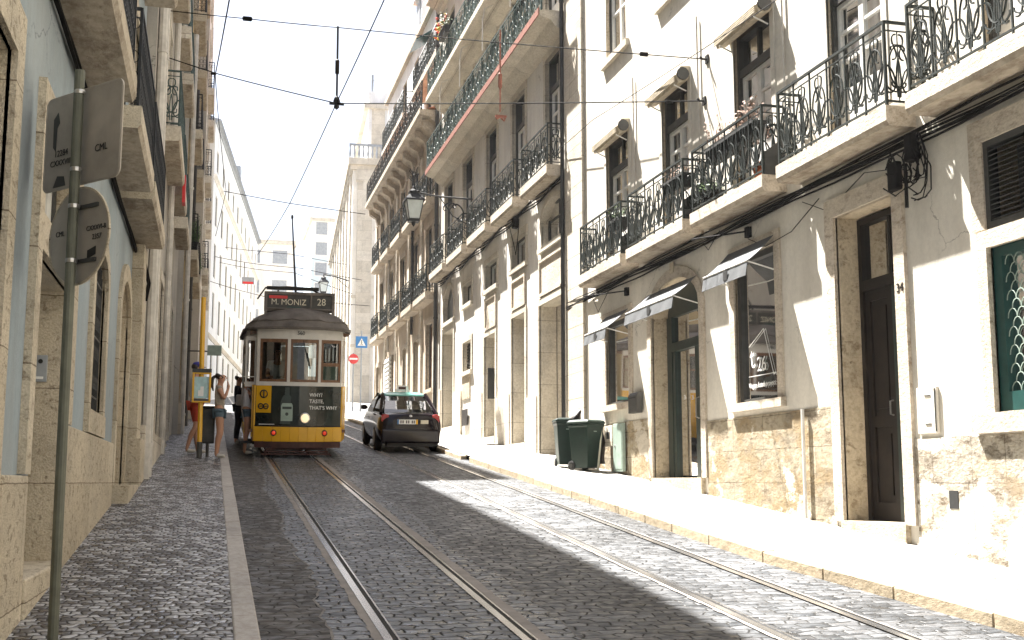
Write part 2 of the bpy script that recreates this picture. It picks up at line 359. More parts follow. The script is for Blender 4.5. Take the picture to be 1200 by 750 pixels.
def put(name, mesh, parent, pos, rz=0):
    """link shared mesh data as a part at a world position"""
    o = bpy.data.objects.new(name, mesh); COL.objects.link(o)
    if parent is not None:
        o.parent = parent; o.location = Vector(pos) - wl(parent)
    else: o.location = pos
    o.rotation_euler.z = rz
    return o
def bevel(o, w=.01, seg=2, ang=30):
    b = o.modifiers.new('bevel', 'BEVEL'); b.width = w; b.segments = seg; b.limit_method = 'ANGLE'; b.angle_limit = R(ang)
    return o
def tag(o, label, cat, group=None):
    o['label'] = label; o['category'] = cat
    if group: o['group'] = group
    return o
def thing(name, label, cat, loc=(0, 0, 0), rot=(0, 0, 0), group=None):
    o = bpy.data.objects.new(name, None); COL.objects.link(o); o.empty_display_size = .3
    o.location = loc; o.rotation_euler = rot
    return tag(o, label, cat, group)
def struct(o, kind='structure'): o['kind'] = kind; return o
def text(body, size, pos, rot, mat, parent, name, ext=.002, sx=1, local=False, align='CENTER', bold=0, shear=0):
    c = bpy.data.curves.new(name, 'FONT'); c.body = body; c.size = size; c.extrude = ext; c.align_x = align; c.align_y = 'CENTER'
    c.offset = bold; c.shear = shear
    t = bpy.data.objects.new(name, c); COL.objects.link(t)
    dg = bpy.context.evaluated_depsgraph_get(); me = bpy.data.meshes.new_from_object(t.evaluated_get(dg))
    bpy.data.objects.remove(t)
    me.materials.clear(); me.materials.append(M[mat])
    o = bpy.data.objects.new(name, me); COL.objects.link(o); o.parent = parent
    o.location = Vector(pos) if (local or parent is None) else Vector(pos) - wl(parent)
    o.rotation_euler = rot; o.scale = (sx, 1, 1)
    return o

# ------------------------------------------------------------------ wrought iron
def scroll2(cx, cz, hd, L, k0, kend, sshape=False, n=26, p=3):
    """plane curve whose curvature grows towards both ends: a C or an S scroll"""
    def half(sgn):
        x, z, a = cx, cz, hd + (math.pi if sgn < 0 else 0); out = []
        m = n // 2; ds = L / 2 / m
        for i in range(m):
            t = (i + .5) / m
            k = (k0 + kend * t ** p) * (1 if sgn > 0 else -1) * (-1 if (sshape and sgn < 0) else 1)
            a += k * ds; x += math.cos(a) * ds; z += math.sin(a) * ds; out.append((x, z))
        return out
    return list(reversed(half(-1))) + [(cx, cz)] + half(1)
def panel_curves(w, h):
    """lyre panel: pairs of C scrolls, S scrolls and an inner heart, in 2D around x=0"""
    cs = []
    for s in (1, -1):
        def mir(pts): return [(x * s, z) for x, z in pts]
        cs.append(mir(scroll2(w * .40, h * .50, math.pi / 2, h * 1.05, 2.2, 24)))
        cs.append(mir(scroll2(w * .17, h * .33, R(78), h * .62, -3.2, -30)))
        cs.append(mir(scroll2(w * .15, h * .78, R(60), h * .46, 4.5, 34, True)))
        cs.append(mir(scroll2(w * .30, h * .14, R(20), w * .6, 5, 44)))
        cs.append(mir([(w * .05, h * .05), (w * .10, h * .3), (w * .06, h * .5), (0, h * .62)]))
    return cs
def rail_mesh(key, L, D, H=.9, style='scroll', det=1, cache={}):
    """balcony railing. local: y 0..L along the wall, x=-D the front, z 0..H"""
    k = (key, round(L, 2), D, H, style, det)
    if k in cache: return cache[k]
    b = MB(); r = .010 if det else .012; n = 4
    def run(fn, length):
        # fn(t, z) -> 3D point, t along the run
        for z, rr in ((H, .02), (.06, .014), (H - .09, .009)):
            b.tube([fn(0, z), fn(length, z)], rr, 4)
        if style == 'scroll':
            np_ = max(1, round(length / (.40 if det else .5))); w = length / np_
            for i in range(np_ + 1):
                b.tube([fn(i * w, .0), fn(i * w, H)], .013, 4)
            for i in range(np_):
                c0 = (i + .5) * w
                for c in panel_curves(w * .9, H - .17):
                    if not det: c = c[::2] if len(c) > 8 else c
                    b.tube([fn(max(0, min(length, c0 + x)), z + .07) for x, z in c], r, n, False)
                if det: b.tube([fn(c0, .06), fn(c0, H - .09)], .007, 4, False)
        else:
            nb = max(2, round(length / .11))
            for i in range(nb + 1):
                b.tube([fn(i * length / nb, 0), fn(i * length / nb, H)], .009, 4, False)
            for i in range(nb):
                for zc in ((H - .17), .17) if style == 'bars' else (H - .14, .3, .5, .15):
                    c0 = (i + .5) * length / nb; rr = length / nb * .45
                    b.tube([fn(c0 + rr * math.cos(a), zc + rr * 1.2 * math.sin(a)) for a in [2 * math.pi * q / 8 for q in range(9)]], .006, 3, False)
    run(lambda t, z: (-D, t, z), L)
    run(lambda t, z: (-D + t, 0, z), D)
    run(lambda t, z: (-D + t, L, z), D)
    for y in (0, L): b.tube([(-D, y, -.02), (-D, y, H + .01)], .02, 4)
    b.smooth = False
    cache[k] = b.mesh('railing', key); return cache[k]

# ------------------------------------------------------------------ facades
def facade(name, parent, X, side, y0, y1, z0, z1, ops, depth, mats):
    """wall sheet at x=X facing the street with openings and reveals. ops: (ya,yb,za,zb,rise)"""
    b = MB()
    ys = sorted({y0, y1, *[o[0] for o in ops], *[o[1] for o in ops]}); zs = sorted({z0, z1, *[o[2] for o in ops], *[o[3] for o in ops]})
    ys = [y for y in ys if y0 <= y <= y1]; zs = [z for z in zs if z0 <= z <= z1]
    for i in range(len(ys) - 1):
        run = None
        for j in range(len(zs) - 1):
            yc, zc = (ys[i] + ys[i + 1]) / 2, (zs[j] + zs[j + 1]) / 2
            if any(o[0] < yc < o[1] and o[2] < zc < o[3] for o in ops): continue
            b.quad((X, ys[i], zs[j]), (X, ys[i], zs[j + 1]), (X, ys[i + 1], zs[j + 1]), (X, ys[i + 1], zs[j]))
    b.cur = 1
    for (ya, yb, za, zb, rise) in ops:
        X2 = X + side * depth
        b.quad((X, ya, za), (X2, ya, za), (X2, ya, zb - rise), (X, ya, zb - rise))
        b.quad((X, yb, za), (X, yb, zb - rise), (X2, yb, zb - rise), (X2, yb, za))
        b.quad((X, ya, za), (X, yb, za), (X2, yb, za), (X2, ya, za))
        if rise <= 0: b.quad((X, ya, zb), (X2, ya, zb), (X2, yb, zb), (X, yb, zb))
        else:
            n = 12; c = (ya + yb) / 2; hw = (yb - ya) / 2
            pts = [(c - hw * math.cos(math.pi * k / n), zb - rise + rise * math.sin(math.pi * k / n)) for k in range(n + 1)]
            for k in range(n):
                (p, q), (r_, s_) = pts[k], pts[k + 1]
                b.cur = 0; b.quad((X, p, q), (X, p, zb), (X, r_, zb), (X, r_, s_))
                b.quad((X2, p, q), (X2, p, zb), (X2, r_, zb), (X2, r_, s_))
                b.cur = 1; b.quad((X, p, q), (X2, p, q), (X2, r_, s_), (X, r_, s_))
    return b.build(name, mats, parent)
def surround(b, X, side, ya, yb, za, zb, w=.16, out=.035, sill=True, arch=0, foot=False):
    """stone frame proud of the wall"""
    xa, xb = X - side * out, X + side * .02
    x0, x1 = min(xa, xb), max(xa, xb)
    b.box(x0, x1, ya - w, ya, za - (0 if foot else .0), zb - arch); b.box(x0, x1, yb, yb + w, za, zb - arch)
    if not arch: b.box(x0, x1, ya - w, yb + w, zb, zb + w * 1.15)
    else:
        n = 12; c = (ya + yb) / 2; hw = (yb - ya) / 2
        def P(t, k): a = math.pi * t / n; return (c - (hw + k) * math.cos(a), zb - arch + (arch + k) * math.sin(a))
        for t in range(n):
            p, q, r_, s_ = P(t, 0), P(t, w), P(t + 1, w), P(t + 1, 0)
            b.hexa([(x0, *p), (x0, *s_), (x1, *s_), (x1, *p), (x0, *q), (x0, *r_), (x1, *r_), (x1, *q)])
    if sill:
        xs = X - side * (out + .05)
        b.box(min(xs, xb), max(xs, xb), ya - w - .03, yb + w + .03, za - .11, za)
WC = {}
def window_meshes(w, h, style):
    k = (round(w, 2), round(h, 2), style)
    if k in WC: return WC[k]
    f = MB(); g = MB(); c = MB()
    def bar(y0, y1, z0, z1, x0=.0, x1=.06): f.box(x0, x1, y0, y1, z0, z1)
    fw = .05
    if style.startswith('french'):
        th = h * .26                                 # fanlight height
        f.cur = 1
        bar(0, .06, 0, h, -.05, .08); bar(w - .06, w, 0, h, -.05, .08); bar(.06, w - .06, h - .06, h, -.05, .08); bar(.06, w - .06, h - th - .05, h - th + .06, -.04, .08)
        bar(w / 2 - .03, w / 2 + .03, h - th + .06, h - .06)
        f.cur = 0
        zt = h - th - .05
        for (a, b_) in ((.06, w / 2), (w / 2, w - .06)):
            bar(a, a + fw, 0, zt, .0, .05); bar(b_ - fw, b_, 0, zt, .0, .05)
            bar(a + fw, b_ - fw, zt - fw, zt, 0, .05); bar(a + fw, b_ - fw, 0, .45, .0, .05)
            for kk in (1, 2):
                z = .45 + (zt - .45) * kk / 3; bar(a + fw, b_ - fw, z - .018, z + .018, .005, .045)
    elif style == 'sash' or style == 'casement':
        f.cur = 1; bar(0, .05, 0, h, -.03, .07); bar(w - .05, w, 0, h, -.03, .07); bar(.05, w - .05, h - .05, h, -.03, .07); bar(.05, w - .05, 0, .05, -.03, .07)
        f.cur = 0
        for (a, b_) in ((.05, w / 2), (w / 2, w - .05)):
            bar(a, a + .04, .05, h - .05, 0, .05); bar(b_ - .04, b_, .05, h - .05, 0, .05)
            bar(a, b_, .05, .09, 0.001, .049); bar(a, b_, h - .09, h - .05, .001, .049)
            if h > 1.2: bar(a, b_, h * .5 - .02, h * .5 + .02, .004, .046)
    elif style == 'shop':
        f.cur = 1; bar(0, .10, 0, h, -.02, .2); bar(w - .10, w, 0, h, -.02, .2); bar(.1, w - .06, h - .08, h, -.02, .1); bar(.1, w - .06, 0, .05, -.02, .1)
    elif style == 'plain':
        f.cur = 1; bar(0, .04, 0, h); bar(w - .04, w, 0, h); bar(.04, w - .04, h - .04, h); bar(.04, w - .04, 0, .04); bar(w / 2 - .02, w / 2 + .02, .04, h - .04)
        bar(.04, w / 2 - .02, h * .6, h * .6 + .03); bar(w / 2 + .02, w - .04, h * .6, h * .6 + .03)
    g.quad((.028, .03, .03), (.028, w - .03, .03), (.028, w - .03, h - .03), (.028, .03, h - .03))
    # curtain: pleated sheet
    n = max(6, int(w / .07)); zt = h * (.73 if style.startswith('french') else .96); xs = .052
    for i in range(n):
        a, b_ = w * i / n, w * (i + 1) / n
        if style != 'curtainfull' and abs((a + b_) / 2 - w / 2) < w * .035: continue
        xa = xs + .02 * (i % 2); xb = xs + .02 * ((i + 1) % 2)
        c.quad((xa, a, .04), (xb, b_, .04), (xb, b_, zt), (xa, a, zt))
    WC[k] = (f.mesh('window', ['wframe', 'dframe']), g.mesh('glass', 'glass'), c.mesh('curtain', 'curtain'))
    return WC[k]
def window(parent, X, side, ya, yb, za, zb, style='french', inset=.12, curtain=True, sur=None, frame2=None, sw=.16, sill=True, arch=0):
    f, g, c = window_meshes(yb - ya, zb - za, style)
    pos = (X + side * inset, ya if side > 0 else yb, za); rz = 0 if side > 0 else math.pi
    if frame2:
        key = ('fm', f.name, frame2)
        if key not in WC:
            f2 = f.copy(); f2.materials[0] = M[frame2]; WC[key] = f2
        f = WC[key]
    o = put('window', f, parent, pos, rz)
    def sub(name, me):
        q = bpy.data.objects.new(name, me); COL.objects.link(q); q.parent = o; return q
    sub('pane', g)
    if curtain: sub('curtain', c)
    if sur:
        b = MB(); surround(b, X, side, ya, yb, za, zb, sw, .035, sill, arch)
        me = b.mesh('surround', sur); q = bpy.data.objects.new('surround', me); COL.objects.link(q); q.parent = o
        # surround was made in world coordinates: undo the window transform
        q.matrix_parent_inverse = Matrix.LocRotScale(Vector(pos), Matrix.Rotation(rz, 3, 'Z').to_quaternion(), None).inverted()
    return o
def balcony(parent, X, side, ya, yb, zt, D, th, railkey='iron', H=.9, style='scroll', det=1, mat=('st1w', 'slabunder'), inset=.04, under=None):
    b = MB(); xo = X - side * D; xi = X + side * .05
    x0, x1 = min(xo, xi), max(xo, xi)
    # slab with a chamfered underside, rough lower face
    if side > 0: prof = [(xi, zt - th), (xi, zt), (xo, zt), (xo, zt - th * .75), (xo + .03, zt - th)]
    else: prof = [(xi, zt), (xi, zt - th), (xo - .03, zt - th), (xo, zt - th * .75), (xo, zt)]
    b.prism(prof, 'y', ya, yb)
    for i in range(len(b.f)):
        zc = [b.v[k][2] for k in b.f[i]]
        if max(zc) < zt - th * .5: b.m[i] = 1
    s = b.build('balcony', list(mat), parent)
    me = rail_mesh(railkey, yb - ya - 2 * inset, D - inset - .0, H, style, det)
    rz = 0 if side > 0 else math.pi
    q = bpy.data.objects.new('railing', me); COL.objects.link(q); q.parent = s
    q.location = Vector((X, (ya + inset) if side > 0 else (yb - inset), zt)) - wl(s)
    q.rotation_euler.z = rz
    return s
def panel_door(parent, X, side, ya, yb, za, zb, mats=('dbrown', 'dgreen'), transom=.75, glassy=False, inset=.3, lab=None):
    """double door with raised panels, fanlight above"""
    b = MB(); w = yb - ya
    def bx(y0, y1, z0, z1, d0=0, d1=.05, m=0):
        b.cur = m; xa, xb = X + side * (inset + d0), X + side * (inset + d1); b.box(min(xa, xb), max(xa, xb), y0, y1, z0, z1)
    zt = zb - transom
    bx(ya, ya + .07, za, zb, -.03, .08, 0); bx(yb - .07, yb, za, zb, -.03, .08, 0); bx(ya + .07, yb - .07, zb - .07, zb, -.03, .08, 0)
    if transom: bx(ya + .07, yb - .07, zt - .12, zt, -.04, .09, 0); bx(ya + w / 2 - .025, ya + w / 2 + .025, zt, zb - .07, 0, .06, 0)
    else: zt = zb
    zd = zt - .12 if transom else zb - .07
    for k, (a, c) in enumerate(((ya + .07, ya + w / 2), (ya + w / 2, yb - .07))):
        m = 1 - k % 2
        st = .09
        bx(a, a + st, za, zd, 0, .05, m); bx(c - st, c, za, zd, 0, .05, m)
        for z0, z1 in ((za, za + .2), (za + (zd - za) * .40, za + (zd - za) * .40 + .12), (zd - .12, zd)):
            bx(a + st, c - st, z0, z1, 0.001, .049, m)
        if not glassy:
            bx(a + st, c - st, za + .2, zd - .12, .025, .04, m)
            for z0, z1 in ((za + .28, za + (zd - za) * .40 - .08), (za + (zd - za) * .40 + .2, zd - .2)):
                bx(a + st + .05, c - st - .05, z0, z1, .008, .03, m)
    d = b.build('door', list(mats), parent)
    g = MB(); xg = X + side * (inset + .03)
    if transom: g.quad((xg, ya + .07, zt), (xg, yb - .07, zt), (xg, yb - .07, zb - .07), (xg, ya + .07, zb - .07))
    if glassy: g.quad((xg, ya + .1, za + .2), (xg, yb - .1, za + .2), (xg, yb - .1, zd - .12), (xg, ya + .1, zd - .12))
    if g.f: g.build('pane', 'glassd', d)
    h = MB(); yh = ya + w / 2 + .05; zh = za + 1.0 * (zd - za) / 2.1
    xh = X + side * (inset - .04)
    h.tube([(X + side * inset, yh, zh - .08), (xh, yh, zh - .07), (xh, yh, zh + .07), (X + side * inset, yh, zh + .08)], .011, 5)
    h.build('handle', 'steel', d)
    return d
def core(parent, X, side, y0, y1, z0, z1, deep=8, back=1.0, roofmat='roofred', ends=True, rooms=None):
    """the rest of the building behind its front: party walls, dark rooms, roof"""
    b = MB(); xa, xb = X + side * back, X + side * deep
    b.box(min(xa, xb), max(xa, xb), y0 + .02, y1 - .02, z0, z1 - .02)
    b.build('dark_room_box', 'inside', parent)  # near-black box behind the windows, the rooms' darkness is its colour
    w = MB()
    for y in (y0, y1 - .02):
        w = MB(); w.box(min(X + side * .004, xb), max(X + side * .004, xb), y, y + .02, z0, z1); w.build('party_wall', 'plgrey', parent)
    r = MB(); o = side * .35
    xf = X - o; xm = X + side * (deep / 2)
    r.prism([(xf, z1 + .02), (xm, z1 + 1.8), (xb, z1 + .02)] if side > 0 else [(xb, z1 + .02), (xm, z1 + 1.8), (xf, z1 + .02)], 'y', y0, y1)
    r.build('roof', roofmat, parent)
def cornice(parent, X, side, y0, y1, z, out=.3, h=.3, mat='st2', name='cornice'):
    b = MB(); k = side
    prof = [(X + k * .03, z), (X - k * out * .25, z), (X - k * out * .35, z + h * .35), (X - k * out * .8, z + h * .6), (X - k * out, z + h * .65), (X - k * out, z + h), (X + k * .03, z + h)]
    if k < 0: prof = prof[::-1]
    b.prism(prof, 'y', y0, y1); return b.build(name, mat, parent)

def each(name, mat, parent, boxes, bev=0):
    """one object per box (x0, x1, y0, y1, z0, z1)"""
    for q_ in boxes:
        b = MB(); b.box(*q_); o = b.build(name, mat, parent)
        if bev: bevel(o, bev)
def sur_each(name, mat, parent, X, side, ops, w=.16, out=.035, sill=True):
    for o in ops:
        b = MB(); surround(b, X, side, o[0], o[1], o[2], o[3], w, out, sill if not callable(sill) else sill(o), o[4] if len(o) > 4 else 0); b.build(name, mat, parent)

# ------------------------------------------------------------------ camera, sky, sun
cam = bpy.data.cameras.new('camera'); co = bpy.data.objects.new('camera', cam); COL.objects.link(co)
cam.lens = 41.4; cam.sensor_width = 36; cam.clip_end = 2000; cam.clip_start = .05
co.rotation_euler = (R(90 + 7.839), 0, -R(14.2586)); SC.camera = co
SUN = Vector((-.32, .73, 1.40)).normalized()
el = math.asin(SUN.z); az = math.atan2(SUN.x, SUN.y)
wd = bpy.data.worlds.new('World'); SC.world = wd; wd.use_nodes = True
wn, wlk = wd.node_tree.nodes, wd.node_tree.links
sky = wn.new('ShaderNodeTexSky'); sky.sky_type = 'NISHITA'; sky.sun_disc = False
sky.sun_elevation = el; sky.sun_rotation = az % (2 * math.pi); sky.dust_density = 3.5; sky.air_density = 1.0; sky.ozone_density = 1.0
bg = wn['Background']; bg.inputs['Strength'].default_value = .05
hz = wn.new('ShaderNodeMix'); hz.data_type = 'RGBA'; hz.inputs[0].default_value = .42; hz.inputs[7].default_value = (2.6, 2.65, 2.75, 1)
wlk.new(sky.outputs[0], hz.inputs[6]); wlk.new(hz.outputs[2], bg.inputs['Color'])
sl = bpy.data.lights.new('sun', 'SUN'); sl.energy = 5; sl.angle = R(.53); sl.color = (1, .96, .90)
so = bpy.data.objects.new('sun', sl); COL.objects.link(so); so.rotation_euler = (-SUN).to_track_quat('-Z', 'Y').to_euler(); so.location = (-10, 20, 60)
vs = SC.view_settings; vs.view_transform = 'Standard'; vs.look = 'None'; vs.gamma = 1; vs.exposure = 2.75
SC.cycles.max_bounces = 6; SC.cycles.diffuse_bounces = 4; SC.cycles.transparent_max_bounces = 10

# ------------------------------------------------------------------ ground
def kR(y):
    if y >= 11: return 5.12
    if y <= 6.5: return 5.47 + (6.5 - y) * .05
    t = (11 - y) / 4.5; t = t * t * (3 - 2 * t); return 5.12 + .35 * t
def strip(name, y0, y1, xa, xb, dz, mat, step=1.0, kind='structure'):
    b = MB(); n = max(1, int((y1 - y0) / step))
    for i in range(n):
        a, c = y0 + (y1 - y0) * i / n, y0 + (y1 - y0) * (i + 1) / n
        fa = xa if callable(xa) else (lambda y, v=xa: v); fb = xb if callable(xb) else (lambda y, v=xb: v)
        b.quad((fa(a), a, G(a) + dz), (fb(a), a, G(a) + dz), (fb(c), c, G(c) + dz), (fa(c), c, G(c) + dz))
    o = b.build(name, mat); o['kind'] = kind; return o
strip('ground', -60, 500, -250, 250, -.03, 'ground', 560)
strip('road', -12, 150, .30, 16, 0, 'road', 3)
_r = random.Random(4); _j = {}
def ragged(x0, k):
    return lambda y: x0 + .035 * math.sin(y * 1.3 + k) + (_j.setdefault((k, round(y, 3)), _r.uniform(-.035, .035)))
s1, s2 = ragged(.80, 1), ragged(2.36, 2)
strip('road_gutter', -12, 60, .30, s1, .004, 'roadl', .13)
strip('road_track_bed', -12, 60, s1, s2, .004, 'roadt', .13)
strip('road_seam', -12, 60, lambda y: s1(y) - _r.uniform(.004, .014), lambda y: s1(y) + _r.uniform(.002, .012), .0065, 'mortar', .13)
strip('road_seam', -12, 60, lambda y: s2(y) - _r.uniform(.002, .008), lambda y: s2(y) + _r.uniform(.001, .008), .0065, 'mortar', .13)
strip('pavement_left', -12, 56, -2.4, .17, .10, 'walkL', 3)
strip('pavement_right', -12, 51.6, kR, 7.6, .10, 'walkR', .5)
strip('square_paving', 56, 150, -30, .3, .004, 'walkR', 5)
def kerb(name, xa, xb, y0, y1, h, mat, L=.9, lab=None):
    b = MB(); y = y0; i = 0
    while y < y1:
        l = L * random.uniform(.8, 1.25); e = min(y1, y + l) - .006
        f0 = xa(y) if callable(xa) else xa; f1 = xb(y) if callable(xb) else xb
        g0 = xa(e) if callable(xa) else xa; g1 = xb(e) if callable(xb) else xb
        t = h + random.uniform(-.006, .006)
        b.hexa([(f0, y, G(y) - .05), (f1, y, G(y) - .05), (g1, e, G(e) - .05), (g0, e, G(e) - .05), (f0, y, G(y) + t), (f1, y, G(y) + t), (g1, e, G(e) + t), (g0, e, G(e) + t)])
        y += l
    o = b.build(name, mat); struct(o); bevel(o, .012, 2); return o
kerb('kerb_left', .165, .32, -10, 55, .108, 'kerbL', 1.3)
kerb('kerb_right', lambda y: kR(y) - .11, lambda y: kR(y) + .015, -10, 23.2, .108, 'kerbR', 1.0)
kerb('kerb_right', lambda y: kR(y) - .11, lambda y: kR(y) + .015, 24.0, 51, .085, 'kerbR', 1.0)
# rails: grooved tram rails with a mortar strip beside each
def rail(x, y0, y1, side, wide):
    b = MB()
    for a, c, z, m in ((x - .036, x + .020, .012, 0), (x + .020, x + .055, .006, 1), (x + .055, x + .068, .011, 0)):
        b.cur = m; n = 20
        for i in range(n):
            p, q = y0 + (y1 - y0) * i / n, y0 + (y1 - y0) * (i + 1) / n
            b.quad((a, p, G(p) + z), (c, p, G(p) + z), (c, q, G(q) + z), (a, q, G(q) + z))
    b.cur = 2; w0, w1 = (x + .068, x + .068 + wide) if side > 0 else (x - .036 - wide, x - .036)
    y = y0; rnd = random.Random(int(x * 100))
    while y < y1:
        l = .12; j0, j1 = rnd.uniform(0, .02), rnd.uniform(0, .02)
        aa, bb = (w0, w1 + j0) if side > 0 else (w0 - j0, w1)
        b.quad((aa, y, G(y) + .008), (bb, y, G(y) + .008), (bb, y + l, G(y + l) + .008), (aa, y + l, G(y + l) + .008)); y += l
    o = b.build('tram_rail', ['railhead', 'groove', 'railside']); return struct(o)
rail(1.125, -8, 90, -1, .05); rail(1.985, -8, 90, 1, .085)
rail(3.68, -8, 90, -1, .03); rail(4.50, -8, 90, 1, .02)

# ------------------------------------------------------------------ first building on the right
XR = 6.85
B1y0, B1y1 = -34.0, 22.38
b1 = thing('corner_house', 'nearest house on the sunny right side, white plaster above a crumbling stone plinth', 'house', (XR, 12, G(12)))
top1 = 17.2
fr = [(18.75, 19.92), (16.08, 17.16), (13.35, 14.46), (10.78, 11.92), (7.95, 9.1), (5.1, 6.3)]     # french windows, first floor
ops = []
for a, c in fr: ops += [(a, c, 4.02, 6.12, 0)]
for a, c in fr: ops += [(a + .05, c - .05, 7.7, 9.4, 0)]
for a, c in fr: ops += [(a + .05, c - .05, 11.2, 12.9, 0)]
shopw = [(18.82, 20.02, 1.35, 2.82), (13.40, 14.60, 1.04, 3.0)]
ops += [(*w, 0) for w in shopw]
ops += [(15.80, 17.74, .06, 3.12, .50)]                     # shop door arch
ops += [(10.70, 11.90, -.43, 3.0, 0)]                       # old double door
ops += [(6.7, 9.20, 2.30, 3.12, 0), (6.7, 9.18, .62, 2.12, 0), (2.4, 3.6, -1.2, 2.9, 0)]
facade('wall', b1, XR, 1, B1y0, B1y1, -5.5, top1, ops, .36, ['pl1', 'st1'])
core(b1, XR, 1, B1y0, B1y1, -5.5, top1, 9, 2.2)
cornice(b1, XR, 1, B1y0, B1y1 - .02, top1 - .35, .45, .4)
# corner pilaster and plinth
z = -1.2; k = 0; bx_ = []
p = MB(); p.box(XR - .045, XR + .02, 21.24, 22.32, -1.2, top1 - .4)
while z < top1 - .4:
    h = .62 if k % 2 else .78
    p.box(XR - (.06 if z > .9 else .08), XR - .03, 21.22, 22.34, z, min(top1 - .4, z + h) - .010); z += h; k += 1
p.build('corner_pilaster', 'st2', b1)
each('plinth', 'plinthw', b1, [(XR - .015, XR + .01, a, c, -3.2, zt) for (a, c, zt) in ((9.6, 10.5, .43), (3.8, 9.595, .42), (-3, 2.2, .3))])
each('plinth', 'plinth', b1, [(XR - .015, XR + .01, a, c, -3.2, zt) for (a, c, zt) in ((12.08, 15.62, .86), (17.92, 21.22, 1.02))])
for (a, c) in fr:
    w = window(b1, XR, 1, a, c, 4.02, 6.12, 'french', .10, sur=None)
    b = MB(); surround(b, XR, 1, a, c, 4.02, 6.12, .11, .012, False); b.build('window_surround', 'pl1', b1)
    for z0 in (7.7, 11.2):
        window(b1, XR, 1, a + .05, c - .05, z0, z0 + 1.7, 'casement', .1)
        b = MB(); b.box(XR - .07, XR + .02, a - .12, c + .12, z0 - .12, z0); b.build('window_sill', 'st2', b1)
# roller awning boxes above the first three windows
for (a, c) in fr[:3]:
    b = MB(); b.cur = 0
    b.prism([(XR + .02, 6.26), (XR - .16, 6.24), (XR - .24, 6.10), (XR - .20, 5.98), (XR - .06, 6.02), (XR + .02, 6.12)], 'y', a - .1, c + .1)
    for k in range(4):
        b.box(XR - .262, XR - .245, a - .08, c + .08, 6.0 + k * .028, 6.015 + k * .028)
    s = b.build('roller_awning', ['awncream'], b1)
    e = MB(); e.lathe([(.01, 0), (.10, .005), (.10, .03), (.01, .035)], (XR - .13, a - .135, 6.12), 12, 'y'); e.build('end_cap', 'dframe', s)
    for ye in (a + .02, c - .02): e = MB(); e.tube([(XR - .02, ye, 5.9), (XR - .22, ye, 5.98)], .012, 4); e.build('arm', 'wframe', s)
# balconies
bal1 = [(18.30, 20.62), (15.60, 18.02), (13.03, 15.32), (10.24, 12.66), (7.5, 9.9), (4.7, 7.1)]
balobj = []
for (a, c) in bal1:
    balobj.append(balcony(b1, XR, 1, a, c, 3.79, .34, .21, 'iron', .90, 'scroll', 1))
# shop windows
for (a, c, z0, z1) in shopw:
    w = window(b1, XR, 1, a, c, z0, z1, 'shop', .05, curtain=False)
    b = MB(); surround(b, XR, 1, a, c, z0, z1, .17 if a > 15 else .15, .03, True); b.build('window_surround', 'st1w', b1)
    d = MB(); d.cur = 0
    d.quad((XR + .9, a - .5, z0 - .3), (XR + .9, c + .6, z0 - .3), (XR + .9, c + .6, z1), (XR + .9, a - .5, z1)); d.build('blind', 'curtaind', w, local=False).location = (0, 0, 0)
# (blind made in world coordinates under a moved window)
def fix_world(o):
    pass
# interior things of shop window
b = MB(); b.box(XR + .45, XR + .75, 13.5, 14.4, 1.02, 1.10); b.box(XR + .5, XR + .7, 13.6, 14.0, 1.10, 1.9); b.box(XR + .45, XR + .75, 13.7, 14.5, 1.9, 1.94); b.build('display_shelf', 'wframe', b1)
b = MB(); b.box(XR + .40, XR + .5, 18.9, 19.9, 1.36, 1.8); b.build('display_panel', 'wframe', b1)
# shop door
b = MB(); surround(b, XR, 1, 15.80, 17.74, .06, 3.12, .17, .035, False, .50); b.build('door_surround', 'st1w', b1)
def arc_fill(b, xa, xb, ya, yb, z0, z1, rise):
    n = 12; c = (ya + yb) / 2; hw = (yb - ya) / 2
    pts = [(ya, z0)] + [(c - hw * math.cos(math.pi * k / n), z1 - rise + rise * math.sin(math.pi * k / n)) for k in range(n + 1)] + [(yb, z0)]
    b.prism(pts, 'x', xa, xb)
b = MB()
arc_fill(b, XR + .26, XR + .34, 15.82, 17.72, 2.62, 3.10, .48)
b.box(XR + .24, XR + .36, 15.82, 15.93, .06, 2.62); b.box(XR + .24, XR + .36, 17.52, 17.72, .06, 2.62)
b.box(XR + .24, XR + .36, 15.93, 17.52, 2.06, 2.2)
b.box(XR + .25, XR + .34, 15.93, 16.03, .06, 2.06); b.box(XR + .25, XR + .34, 16.42, 16.52, .06, 2.06)
b.box(XR + .25, XR + .34, 16.52, 16.62, .06, 2.06); b.box(XR + .25, XR + .34, 17.42, 17.52, .06, 2.06)
dd = b.build('shop_door', 'dgreen', b1)
b = MB(); b.box(XR + .22, XR + .35, 16.03, 16.42, .06, .32); b.box(XR + .22, XR + .35, 16.03, 16.07, .32, 1.1); b.build('kick_panel', 'teal', dd)
b = MB(); b.quad((XR + .3, 15.93, 2.2), (XR + .3, 17.52, 2.2), (XR + .3, 17.52, 2.62), (XR + .3, 15.93, 2.62)); b.quad((XR + .3, 16.62, .1), (XR + .3, 17.42, .1), (XR + .3, 17.42, 2.06), (XR + .3, 16.62, 2.06)); b.quad((XR + .3, 16.03, .1), (XR + .3, 16.42, .1), (XR + .3, 16.42, 2.06), (XR + .3, 16.03, 2.06)); b.build('pane', 'glassd', dd)
b = MB(); b.tube([(XR + .24, 16.47, .95), (XR + .19, 16.47, .97), (XR + .19, 16.47, 1.25), (XR + .24, 16.47, 1.27)], .012, 5); b.build('handle', 'steel', dd)
b = MB(); b.box(XR + 1.2, XR + 1.25, 15, 18.5, 0, 2.9); b.build('inner_partition', 'curtaind', b1)
b = MB(); b.box(XR - .07, XR + .34, 15.74, 17.80, -.4, .066); b.build('door_step', 'st1', b1)
